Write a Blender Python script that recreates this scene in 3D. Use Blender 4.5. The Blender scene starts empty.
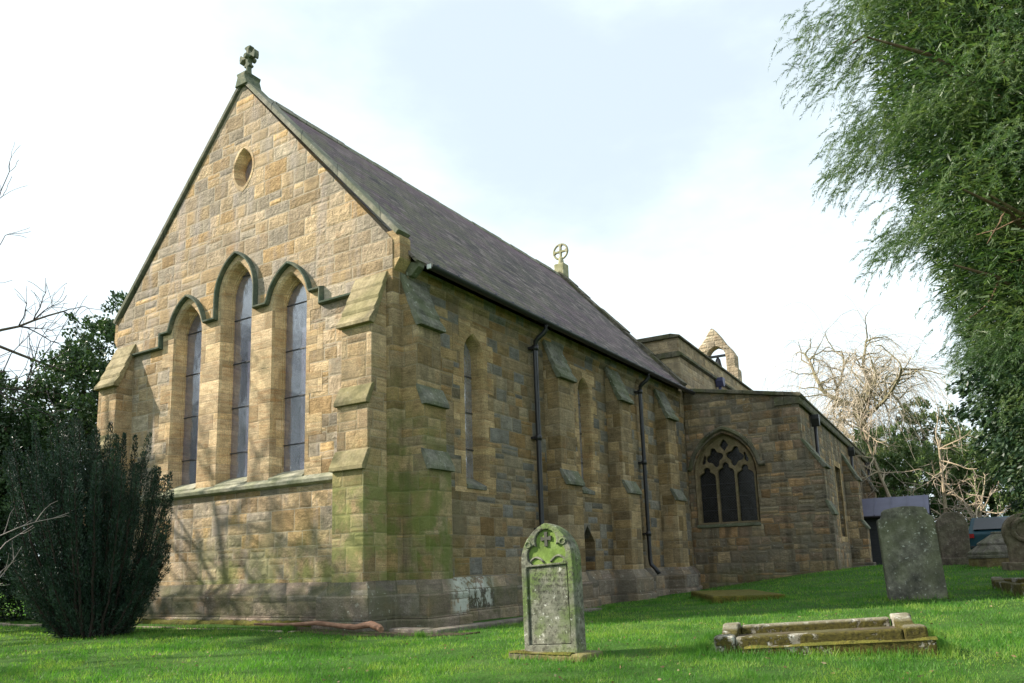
import bpy, bmesh, math, random
import numpy as np
from mathutils import Vector, Matrix
from mathutils.geometry import tessellate_polygon

random.seed(7); RNG = np.random.default_rng(11)
S = bpy.context.scene
COL = S.collection
R_ = math.radians

# ------------------------------------------------------------------ camera
cam_d = bpy.data.cameras.new('camera'); CAM = bpy.data.objects.new('camera', cam_d); COL.objects.link(CAM)
CR = ((0.8440470963169008, 0.5353814534445317, -0.030841506231523312),
      (0.12017962009502826, -0.13279211310926659, 0.9838308358705732),
      (-0.5226292740679794, 0.8341060807856495, 0.17642473716454982))
CP = Vector((7.2867, -8.4599, 0.5611))
CAM.matrix_world = Matrix(((CR[0][0], CR[1][0], -CR[2][0], CP.x), (CR[0][1], CR[1][1], -CR[2][1], CP.y),
                           (CR[0][2], CR[1][2], -CR[2][2], CP.z), (0, 0, 0, 1)))
cam_d.sensor_width = 36; cam_d.lens = 788.07 / 1024 * 36
cam_d.shift_y = (424.697 - 341.5) / 1024
cam_d.clip_start = 0.05; cam_d.clip_end = 1500
S.camera = CAM

# ------------------------------------------------------------------ light
SUN_OFF, SUN_EL = 25.0, 33.0              # degrees: in front of the gable plane, above the horizon
sx, sy = -math.cos(R_(SUN_OFF)), -math.sin(R_(SUN_OFF))
sunv = Vector((sx * math.cos(R_(SUN_EL)), sy * math.cos(R_(SUN_EL)), math.sin(R_(SUN_EL))))
sl = bpy.data.lights.new('sun', 'SUN'); sun = bpy.data.objects.new('sun', sl); COL.objects.link(sun)
sl.energy = 5.0; sl.angle = R_(0.53); sl.color = (1.0, 0.92, 0.80)
sun.rotation_euler = (-sunv).to_track_quat('-Z', 'Y').to_euler(); sun.location = (-20, -12, 20)

W = bpy.data.worlds.new('World'); S.world = W; W.use_nodes = True
wn = W.node_tree; wn.nodes.clear()
def wadd(t, **k):
    n = wn.nodes.new(t)
    for a, b in k.items(): setattr(n, a, b)
    return n
sky = wadd('ShaderNodeTexSky', sky_type='NISHITA', sun_disc=False)
sky.sun_elevation = R_(SUN_EL); sky.sun_rotation = math.atan2(sx, sy); sky.air_density = 1.0; sky.dust_density = 1.2
wtc = wadd('ShaderNodeTexCoord'); wmap = wadd('ShaderNodeMapping'); wmap.inputs['Scale'].default_value = (1.0, 1.0, 2.2)
wmap.inputs['Location'].default_value = (0.3, 0.1, 0.15)
wno = wadd('ShaderNodeTexNoise'); wno.inputs['Scale'].default_value = 1.7; wno.inputs['Detail'].default_value = 7; wno.inputs['Roughness'].default_value = 0.55
wmr = wadd('ShaderNodeMapRange', interpolation_type='SMOOTHSTEP')
wmr.inputs['From Min'].default_value = 0.36; wmr.inputs['From Max'].default_value = 0.62
wmr.inputs['To Min'].default_value = 0.66; wmr.inputs['To Max'].default_value = 1.0
wmx = wadd('ShaderNodeMix', data_type='RGBA'); wmx.inputs[7].default_value = (9.6, 11.0, 11.7, 1)
wbg = wadd('ShaderNodeBackground'); wbg.inputs['Strength'].default_value = 0.056
wout = wadd('ShaderNodeOutputWorld')
L = wn.links.new
L(wtc.outputs['Generated'], wmap.inputs['Vector']); L(wmap.outputs['Vector'], wno.inputs['Vector'])
wdot = wadd('ShaderNodeVectorMath', operation='DOT_PRODUCT'); wdot.inputs[1].default_value = (-0.36, 0.66, 0.66)   # clearer sky over the roof
wcl = wadd('ShaderNodeMapRange', interpolation_type='SMOOTHSTEP'); wcl.inputs['From Min'].default_value = 0.82; wcl.inputs['From Max'].default_value = 0.99
wcl.inputs['To Min'].default_value = 0.14; wcl.inputs['To Max'].default_value = -0.10
wad = wadd('ShaderNodeMath', operation='ADD')
L(wtc.outputs['Generated'], wdot.inputs[0]); L(wdot.outputs['Value'], wcl.inputs['Value'])
L(wno.outputs['Fac'], wad.inputs[0]); L(wcl.outputs['Result'], wad.inputs[1])
L(wad.outputs[0], wmr.inputs['Value']); L(wmr.outputs['Result'], wmx.inputs[0])
L(sky.outputs['Color'], wmx.inputs[6]); L(wmx.outputs[2], wbg.inputs['Color']); L(wbg.outputs[0], wout.inputs['Surface'])

S.view_settings.view_transform = 'Standard'; S.view_settings.look = 'None'
S.view_settings.exposure = 1.05; S.view_settings.gamma = 1.0; S.view_settings.use_curve_mapping = False
S.render.engine = 'CYCLES'
S.cycles.max_bounces = 6; S.cycles.diffuse_bounces = 3; S.cycles.transmission_bounces = 3; S.cycles.glossy_bounces = 3

# ------------------------------------------------------------------ node helpers
class N:
    def __init__(self, name):
        self.m = bpy.data.materials.new(name); self.m.use_nodes = True
        self.t = self.m.node_tree; self.t.nodes.clear()
        self.out = self.t.nodes.new('ShaderNodeOutputMaterial')
        self.tc = self.t.nodes.new('ShaderNodeTexCoord').outputs['Object']
    def n(self, typ, **k):
        x = self.t.nodes.new(typ)
        for a, b in k.items(): setattr(x, a, b)
        return x
    def put(self, sock, v):
        if isinstance(v, bpy.types.NodeSocket): self.t.links.new(v, sock)
        elif v is not None:
            if sock.type == 'RGBA' and isinstance(v, (tuple, list)) and len(v) == 3: v = (*v, 1)
            sock.default_value = v
    def math(self, op, a, b=None, c=None, clamp=False):
        x = self.n('ShaderNodeMath', operation=op, use_clamp=clamp)
        self.put(x.inputs[0], a)
        if b is not None: self.put(x.inputs[1], b)
        if c is not None: self.put(x.inputs[2], c)
        return x.outputs[0]
    def mul(self, a, b): return self.math('MULTIPLY', a, b)
    def add(self, a, b): return self.math('ADD', a, b)
    def sep(self, v):
        x = self.n('ShaderNodeSeparateXYZ'); self.put(x.inputs[0], v); return x.outputs
    def comb(self, a, b, c):
        x = self.n('ShaderNodeCombineXYZ')
        for i, v in enumerate((a, b, c)): self.put(x.inputs[i], v)
        return x.outputs[0]
    def vscale(self, v, s):
        x = self.n('ShaderNodeMapping'); self.put(x.inputs['Vector'], v); x.inputs['Scale'].default_value = s; return x.outputs[0]
    def noise(self, v, scale, detail=4, rough=0.55, color=False, dist=0.0):
        x = self.n('ShaderNodeTexNoise'); self.put(x.inputs['Vector'], v)
        x.inputs['Scale'].default_value = scale; x.inputs['Detail'].default_value = detail
        x.inputs['Roughness'].default_value = rough; x.inputs['Distortion'].default_value = dist
        return x.outputs['Color' if color else 'Fac']
    def vor1(self, w, feature='F1', rnd=1.0):
        x = self.n('ShaderNodeTexVoronoi', voronoi_dimensions='1D', feature=feature)
        self.put(x.inputs['W'], w); x.inputs['Scale'].default_value = 1; x.inputs['Randomness'].default_value = rnd
        return x.outputs['Color'] if feature == 'F1' else x.outputs['Distance']
    def vor(self, v, scale, out='Distance', feature='F1', rnd=1.0):
        x = self.n('ShaderNodeTexVoronoi', feature=feature); self.put(x.inputs['Vector'], v)
        x.inputs['Scale'].default_value = scale; x.inputs['Randomness'].default_value = rnd; return x.outputs[out]
    def step(self, v, a, b, lo=0.0, hi=1.0):
        x = self.n('ShaderNodeMapRange', interpolation_type='SMOOTHSTEP'); self.put(x.inputs['Value'], v)
        self.put(x.inputs['From Min'], a); self.put(x.inputs['From Max'], b)
        self.put(x.inputs['To Min'], lo); self.put(x.inputs['To Max'], hi); return x.outputs['Result']
    def ramp(self, f, stops, interp='LINEAR'):
        x = self.n('ShaderNodeValToRGB'); self.put(x.inputs[0], f); cr = x.color_ramp; cr.interpolation = interp
        while len(cr.elements) > 1: cr.elements.remove(cr.elements[-1])
        for i, (p, c) in enumerate(stops):
            e = cr.elements[0] if i == 0 else cr.elements.new(p)
            e.position = p; e.color = (*c, 1)
        return x.outputs[0]
    def mix(self, f, a, b, mode='MIX'):
        x = self.n('ShaderNodeMix', data_type='RGBA', blend_type=mode)
        self.put(x.inputs[0], f); self.put(x.inputs[6], a); self.put(x.inputs[7], b); return x.outputs[2]
    def rnd(self): return self.n('ShaderNodeNewGeometry').outputs['Random Per Island']
    def bump(self, h, dist=1.0, strength=1.0):
        x = self.n('ShaderNodeBump'); self.put(x.inputs['Height'], h); x.inputs['Distance'].default_value = dist
        x.inputs['Strength'].default_value = strength; return x.outputs[0]
    def pbr(self, col, rough=0.9, normal=None, spec=0.3, metal=0.0, **kw):
        x = self.n('ShaderNodeBsdfPrincipled'); self.put(x.inputs['Base Color'], col); self.put(x.inputs['Roughness'], rough)
        self.put(x.inputs['Specular IOR Level'], spec); self.put(x.inputs['Metallic'], metal)
        if normal is not None: self.put(x.inputs['Normal'], normal)
        for a, b in kw.items(): self.put(x.inputs[a], b)
        self.t.links.new(x.outputs[0], self.out.inputs['Surface']); return self.m

def grey(c, k): return tuple(v * k for v in c)

def stone(name, palette, row=0.24, wid=0.42, joint=0.009, relief=0.012, mortar=(.34, .29, .21), band=0.0,
          green=None, lichen=0.25, grime=0.35, streak=0.0, wob=0.02, pink=0.0, rnd=.8, split=.3, pillow=.35, white=None):
    """coursed masonry: courses along z, stones along x+y, each stone its own tint, tooling and weathering"""
    b = N(name); co = b.tc; X, Y, Z = b.sep(co)
    wv = b.sep(b.noise(co, 1.3, 2, color=True)); wf = b.sep(b.noise(co, 9.0, 3, color=True))
    z = b.add(Z, b.add(b.mul(b.math('SUBTRACT', wv[0], .5), wob * 2), b.mul(b.math('SUBTRACT', wf[0], .5), wob)))
    u = b.add(b.add(X, Y), b.add(b.mul(b.math('SUBTRACT', wv[1], .5), wob * 2), b.mul(b.math('SUBTRACT', wf[1], .5), wob * 1.2)))
    wz = b.mul(z, 1 / row)
    vr = b.n('ShaderNodeTexVoronoi', voronoi_dimensions='1D', feature='F1'); b.put(vr.inputs['W'], wz); vr.inputs['Scale'].default_value = 1; vr.inputs['Randomness'].default_value = rnd
    rowc = b.sep(vr.outputs['Color']); drow = b.mul(b.vor1(wz, 'DISTANCE_TO_EDGE', rnd), row); rowpos = b.math('SUBTRACT', wz, vr.outputs['W'])
    fs = b.mul(b.add(rowc[1], .6), 1 / wid)
    ws = b.add(b.mul(u, fs), b.mul(rowc[0], 73.0))
    sc = b.sep(b.vor1(ws, 'F1', .8)); dst = b.math('DIVIDE', b.vor1(ws, 'DISTANCE_TO_EDGE', .8), fs)
    d = b.math('MINIMUM', drow, dst)
    cut = b.add(rowpos, b.mul(b.math('SUBTRACT', sc[1], .5), .25))          # some blocks are two thin stones
    isp = b.math('LESS_THAN', b.math('FRACT', b.mul(sc[2], 7.3)), split); up_ = b.mul(b.math('GREATER_THAN', cut, 0), isp)
    d = b.math('MINIMUM', d, b.add(b.mul(b.math('ABSOLUTE', cut), row), b.mul(b.math('SUBTRACT', 1, isp), 9)))
    d = b.add(d, b.mul(b.math('SUBTRACT', b.noise(co, 4.5, 3), .5), joint * 1.1))
    fine = b.noise(co, 38, 4, .65); d = b.add(d, b.mul(b.math('SUBTRACT', fine, .5), joint * 1.3))
    inside = b.step(d, joint * .50, joint * .95)
    round_ = b.step(d, joint * .4, joint * 5.5)
    n = len(palette)
    pick = b.math('FRACT', b.add(sc[0], b.mul(up_, .37)))
    col = b.ramp(pick, [((i + .0) / n, c) for i, c in enumerate(palette)], 'CONSTANT')
    val = b.add(.66, b.mul(b.math('FRACT', b.add(sc[1], b.mul(up_, .41))), .62))
    col = b.mix(1.0, col, b.comb(val, val, val), 'MULTIPLY')
    mott = b.noise(co, 5.5, 6, .62); mv = b.step(mott, .25, .75, .74, 1.22)
    col = b.mix(1.0, col, b.comb(mv, mv, mv), 'MULTIPLY')
    if band:
        bn = b.noise(b.vscale(co, (2.0, 2.0, 16.0)), 1.4, 4, .6, dist=.6)
        col = b.mix(b.mul(b.step(bn, .48, .70), band), col, grey((.36, .19, .08), .9))
    bed = b.noise(b.vscale(co, (3.0, 3.0, 26.0)), 1.6, 5, .65, dist=.5); bv = b.step(bed, .3, .7, .80, 1.16)
    col = b.mix(1.0, col, b.comb(bv, bv, bv), 'MULTIPLY')
    pit = b.vor(co, 42, 'Distance'); pm = b.mul(b.step(pit, .10, .22, 1, 0), b.step(b.noise(co, 3.0, 3), .5, .62)); col = b.mix(b.mul(pm, .7), col, (.10, .075, .05))
    rust = b.noise(co, 2.3, 4, .6)
    col = b.mix(b.mul(b.step(rust, .56, .72), .45), col, (.36, .20, .085))
    grit = b.noise(co, 55, 5, .78); gv = b.step(grit, .28, .72, .62, 1.32)
    col = b.mix(1.0, col, b.comb(gv, gv, gv), 'MULTIPLY')
    gr = b.noise(b.vscale(co, (1, 1, .55)), 1.1, 5, .65)
    col = b.mix(b.mul(b.step(gr, .47, .68), grime), col, (.15, .135, .105))
    if streak:
        st = b.noise(b.vscale(co, (3.4, 3.4, .42)), 1.0, 5, .62)
        col = b.mix(b.mul(b.step(st, .48, .68), streak), col, (.055, .05, .04))
    if pink:
        pk = b.noise(b.vscale(co, (2.4, 2.4, .5)), 1.0, 5, .62); col = b.mix(b.mul(b.step(pk, .49, .66), pink), col, (.35, .30, .265))
    li = b.noise(co, 13, 5, .7); lm = b.noise(co, .8, 2)
    col = b.mix(b.mul(b.mul(b.step(li, .60, .68), b.step(lm, .42, .6)), lichen), col, (.55, .54, .46))
    if white:
        wx = b.step(b.math('ABSOLUTE', b.math('SUBTRACT', b.add(X, Y), white[0])), white[1] * .6, white[1], 1, 0)
        wn_ = b.noise(b.vscale(co, (1, 1, .6)), 9, 5, .7); col = b.mix(b.mul(wx, b.mul(b.step(wn_, .46, .53), b.step(Z, -.12, .0))), col, (.50, .51, .45))
    col = b.mix(inside, mortar, col)
    if green:
        z0, z1, amt, x0, x1, gc = green      # strongest below z0, gone above z1, along x+y between x0 and x1 (soft)
        gn = b.noise(co, 2.1, 5, .62); gh = b.step(Z, z0, z1, 1, 0)
        hx = b.mul(b.step(b.add(X, Y), x0 - .8, x0 + .3), b.step(b.add(X, Y), x1 - .4, x1 + .9, 1, 0))
        g = b.mul(b.mul(gh, hx), b.mul(b.step(gn, .33, .62), amt)); g = b.mul(g, b.add(.65, b.mul(sc[2], .5)))
        col = b.mix(b.math('MINIMUM', g, .80), col, gc)
    rock = b.noise(co, 16, 5, .68)
    rel = b.mul(b.mul(b.math('SUBTRACT', rock, .5), relief * 2.2), b.step(sc[2], .15, .75, .25, 1.0))
    rock2 = b.noise(co, 5.0, 3, .6, dist=.8)
    rel = b.add(rel, b.mul(b.mul(b.math('SUBTRACT', rock2, .5), relief * 2.0), b.step(sc[1], .35, .8)))
    h = b.add(b.mul(round_, joint * .45 + relief * pillow), b.mul(rel, inside))
    h = b.add(h, b.mul(sc[2], relief * .6)); h = b.add(h, b.add(b.mul(fine, .004), b.mul(grit, .0045))); h = b.add(h, b.mul(pm, -relief * .25))
    return b.pbr(col, .93, b.bump(h), .15)

def weather(name, base, dark, light, green=(.12, .15, .04), gamt=.4, scale=3.0, relief=.006, rough=.92, white=.25, lines=None):
    b = N(name); co = b.tc
    a = b.noise(co, scale, 6, .65); c = b.noise(co, scale * 5, 5, .7); e = b.noise(co, scale * .45, 3)
    col = b.ramp(a, [(.30, dark), (.50, base), (.72, light)])
    v = b.step(c, .25, .75, .72, 1.25); col = b.mix(1.0, col, b.comb(v, v, v), 'MULTIPLY')
    col = b.mix(b.mul(b.step(e, .40, .62), gamt), col, green)
    w = b.noise(co, scale * 4.2, 5, .72)
    col = b.mix(b.mul(b.step(w, .60, .67), white), col, (.55, .55, .48))
    h = b.add(b.mul(a, relief * 1.5), b.mul(c, relief))
    if lines:
        X, Y, Z = b.sep(co); wl = b.vor1(b.mul(b.add(X, Y), 1 / lines), 'DISTANCE_TO_EDGE', .5)
        k = b.step(b.mul(wl, lines), .003, .009); col = b.mix(k, grey(dark, .5), col); h = b.add(h, b.mul(k, .006))
    return b.pbr(col, rough, b.bump(h), .2)

def plain(name, col, rough=.5, metal=0.0, spec=.5, var=.15, scale=8):
    b = N(name); a = b.noise(b.tc, scale, 4, .6); v = b.step(a, .25, .75, 1 - var, 1 + var)
    return b.pbr(b.mix(1.0, col, b.comb(v, v, v), 'MULTIPLY'), rough, b.bump(b.mul(a, .002)), spec, metal)

def leafmat(name, c0, c1, c2, trans=.3, patch=1.2, rough=.6, pw=.38):
    b = N(name); r = b.rnd(); p = b.noise(b.tc, patch, 3)
    f = b.add(b.mul(r, 1 - pw), b.mul(b.step(p, .3, .7), pw))
    col = b.ramp(f, [(.05, c0), (.5, c1), (.95, c2)])
    p_ = b.n('ShaderNodeBsdfPrincipled'); b.put(p_.inputs['Base Color'], col); p_.inputs['Roughness'].default_value = rough
    p_.inputs['Specular IOR Level'].default_value = .35
    tr = b.n('ShaderNodeBsdfTranslucent'); b.put(tr.inputs['Color'], b.mix(1.0, col, (1.3, 1.4, .7), 'MULTIPLY'))
    mx = b.n('ShaderNodeMixShader'); mx.inputs[0].default_value = trans
    b.t.links.new(p_.outputs[0], mx.inputs[1]); b.t.links.new(tr.outputs[0], mx.inputs[2]); b.t.links.new(mx.outputs[0], b.out.inputs['Surface'])
    return b.m

# ------------------------------------------------------------------ materials
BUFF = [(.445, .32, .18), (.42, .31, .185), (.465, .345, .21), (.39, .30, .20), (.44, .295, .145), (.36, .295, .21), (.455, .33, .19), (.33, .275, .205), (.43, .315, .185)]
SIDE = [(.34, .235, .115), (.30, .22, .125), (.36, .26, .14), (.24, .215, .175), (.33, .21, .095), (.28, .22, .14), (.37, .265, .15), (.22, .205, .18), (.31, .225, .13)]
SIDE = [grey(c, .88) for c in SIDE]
OLD = [(.32, .22, .12), (.27, .21, .14), (.36, .26, .15), (.25, .19, .13), (.34, .21, .11), (.30, .24, .16), (.23, .185, .135), (.33, .225, .15)]
GREEN = (.205, .225, .075)
M = {}
M['gable'] = stone('rubble_gable_stone', BUFF, .25, .46, .0085, .022, mortar=(.40, .34, .25), green=(.2, 1.7, 1.0, -4.2, 0.5, GREEN), lichen=.35, grime=.30, pink=.6, split=.2, pillow=.18)
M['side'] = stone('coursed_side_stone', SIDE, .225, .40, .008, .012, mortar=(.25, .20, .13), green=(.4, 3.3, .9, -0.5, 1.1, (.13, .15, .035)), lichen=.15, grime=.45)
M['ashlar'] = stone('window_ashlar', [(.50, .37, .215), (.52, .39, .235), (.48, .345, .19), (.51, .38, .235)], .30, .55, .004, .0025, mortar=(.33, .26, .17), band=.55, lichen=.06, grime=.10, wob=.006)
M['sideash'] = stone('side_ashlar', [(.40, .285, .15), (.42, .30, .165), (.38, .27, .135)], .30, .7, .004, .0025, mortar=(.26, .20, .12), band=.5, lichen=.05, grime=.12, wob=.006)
M['buttg'] = stone('buttress_stone', [(.42, .30, .165), (.40, .30, .18), (.44, .32, .19), (.37, .27, .15)], .28, .42, .006, .009, mortar=(.34, .28, .19), green=(1.2, 2.6, 1.1, -4.2, .9, GREEN), lichen=.15, grime=.3, band=.3, wob=.012)
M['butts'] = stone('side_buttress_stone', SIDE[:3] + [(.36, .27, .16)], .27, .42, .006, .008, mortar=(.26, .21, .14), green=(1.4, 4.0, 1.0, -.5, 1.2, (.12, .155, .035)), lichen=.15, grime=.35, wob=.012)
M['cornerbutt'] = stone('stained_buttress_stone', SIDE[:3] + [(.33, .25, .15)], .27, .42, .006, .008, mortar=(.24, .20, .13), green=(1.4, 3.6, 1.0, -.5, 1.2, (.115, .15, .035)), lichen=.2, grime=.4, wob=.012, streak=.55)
M['plinth'] = stone('plinth_stone', [(.21, .17, .13), (.27, .205, .14), (.175, .15, .125), (.24, .185, .145)], .30, .55, .007, .012, mortar=(.14, .12, .09), lichen=.85, grime=.75, green=(.3, .6, .5, -9, 3, (.085, .10, .03)), white=(1.75, .75))
M['old'] = stone('old_aisle_stone', OLD, .23, .36, .012, .024, mortar=(.19, .16, .115), lichen=.9, grime=.75, streak=.65, wob=.045, rnd=.95, split=.5, green=(-.1, .6, .6, -9, 30, (.10, .115, .035)))
M['nave'] = stone('nave_stone', [(.40, .29, .17), (.36, .27, .17), (.43, .33, .21), (.34, .26, .17)], .24, .46, .008, .010, mortar=(.28, .23, .16), lichen=.4, grime=.4, streak=.25)
M['pale'] = stone('pale_eroded_stone', [(.46, .37, .25), (.42, .33, .22), (.50, .41, .29), (.38, .30, .21)], .26, .5, .010, .03, mortar=(.33, .28, .2), lichen=.7, grime=.35, wob=.04)
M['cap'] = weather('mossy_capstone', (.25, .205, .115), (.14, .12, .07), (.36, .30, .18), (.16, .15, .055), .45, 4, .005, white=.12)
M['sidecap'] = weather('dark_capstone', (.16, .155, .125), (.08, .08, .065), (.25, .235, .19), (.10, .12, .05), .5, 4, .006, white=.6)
M['hood'] = weather('green_hood_stone', (.10, .115, .085), (.055, .07, .055), (.19, .18, .12), (.06, .095, .06), .5, 5, .004, white=.15)
M['sill'] = weather('grey_sill_stone', (.30, .29, .215), (.19, .185, .135), (.40, .38, .29), (.19, .21, .10), .45, 4, .004, white=.3)
M['coping'] = weather('coping_stone', (.20, .19, .15), (.10, .105, .08), (.30, .27, .21), (.11, .13, .06), .4, 4, .006, white=.45, lines=.8)
M['oldcoping'] = weather('dark_parapet_coping', (.12, .105, .08), (.055, .05, .04), (.22, .19, .14), (.09, .10, .03), .5, 3.5, .008, white=.35, lines=.9)
M['tracery'] = weather('brown_tracery_stone', (.21, .155, .09), (.12, .09, .055), (.30, .23, .145), (.12, .12, .05), .35, 5, .004, white=.25)
M['lichen'] = weather('lichen_cross_stone', (.33, .31, .20), (.19, .18, .12), (.45, .42, .30), (.20, .21, .08), .4, 9, .004, white=.35)
M['darkcross'] = weather('dark_cross_stone', (.14, .15, .11), (.07, .085, .06), (.30, .26, .17), (.09, .12, .06), .4, 9, .005, white=.2)
M['iron'] = plain('black_iron', (.022, .021, .024), .38, .0, .5, .25, 6)
M['lead'] = plain('lead_sheet', (.075, .073, .12), .5, .0, .5, .12, 3)
M['bluelead'] = plain('blue_lead_hopper', (.07, .07, .15), .45, 0, .5, .15, 6)
M['mortarwhite'] = plain('white_mortar', (.7, .7, .68), .8, 0, .2, .1, 20)

def roof_mat():
    b = N('slate_roof'); co = b.tc; X, Y, Z = b.sep(co)
    row = .125; wz = b.mul(Z, 1 / row)
    rr = b.math('FLOOR', wz); fr = b.math('FRACT', wz)
    off = b.math('FRACT', b.mul(rr, .5)); wob = b.mul(b.math('SUBTRACT', b.noise(co, 6, 2), .5), .05)
    cu = b.add(b.mul(b.add(Y, wob), 1 / .24), off); cf = b.math('FRACT', cu); ci = b.math('FLOOR', cu)
    wnz = b.n('ShaderNodeTexWhiteNoise', noise_dimensions='2D'); b.put(wnz.inputs['Vector'], b.comb(ci, rr, 0)); rn = wnz.outputs['Value']
    col = b.ramp(rn, [(0, (.050, .042, .042)), (.25, (.115, .092, .092)), (.5, (.080, .070, .064)), (.7, (.145, .115, .108)), (.9, (.21, .17, .155))])
    big = b.noise(co, .8, 5, .65); col = b.mix(b.mul(b.step(big, .42, .66), .6), col, (.15, .095, .118))
    mo = b.noise(co, 2.2, 6, .7)
    md = b.step(Y, 1.0, 9.0, .9, .15)
    col = b.mix(b.mul(b.step(mo, .41, .60), md), col, (.135, .125, .08))
    li = b.noise(co, 26, 3, .7); col = b.mix(b.mul(b.step(li, .62, .70), .4), col, (.24, .23, .20))
    edge = b.mul(b.step(cf, 0, .06), b.step(fr, .02, .16))
    col = b.mix(b.mul(b.math('SUBTRACT', 1, edge), .7), col, (.025, .022, .024))
    h = b.add(b.mul(b.math('SUBTRACT', 1, fr), .028), b.add(b.mul(edge, .008), b.mul(rn, .016)))
    rg = b.noise(co, 20, 5, .75); rv = b.step(rg, .3, .7, .62, 1.3); col = b.mix(1.0, col, b.comb(rv, rv, rv), 'MULTIPLY')
    rd = b.step(Z, 8.2, 9.1); col = b.mix(b.mul(rd, .45), col, (.17, .10, .13))
    h = b.add(h, b.mul(rg, .014))
    return b.pbr(col, .85, b.bump(h), .25)
M['roof'] = roof_mat()

def glass_mat(name, tint, lattice=None, rough=.13, ior=2.1, leadx=None):
    b = N(name); co = b.tc; X, Y, Z = b.sep(co); a = b.noise(co, 1.6, 3); f = b.noise(b.vscale(co, (5, 5, 1.2)), 1.0, 4)
    c2 = b.noise(co, 7, 4, .6); v = b.step(c2, .3, .7, .75, 1.25)
    col = b.mix(1.0, tint, b.comb(v, v, v), 'MULTIPLY')
    if lattice:
        u = b.add(X, Y); p = b.mul(b.add(u, Z), 1 / lattice); q_ = b.mul(b.math('SUBTRACT', u, Z), 1 / lattice)
        l1 = b.math('ABSOLUTE', b.math('SUBTRACT', b.math('FRACT', p), .5)); l2 = b.math('ABSOLUTE', b.math('SUBTRACT', b.math('FRACT', q_), .5))
        ln = b.step(b.math('MAXIMUM', l1, l2), .40, .45); col = b.mix(ln, col, (.035, .033, .03))
    n = b.bump(b.add(b.mul(a, .012), b.mul(f, .004)))
    return b.pbr(col, rough, n, .5, 0, IOR=ior)
M['glass'] = glass_mat('protective_glazing', (.095, .095, .14), rough=.12, ior=4.0)
M['sideglass'] = glass_mat('side_glazing', (.20, .20, .23), rough=.10, ior=4.2)
M['darkglass'] = glass_mat('leaded_dark_glass', (.012, .012, .014), lattice=.075, rough=.25, ior=1.5)

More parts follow.
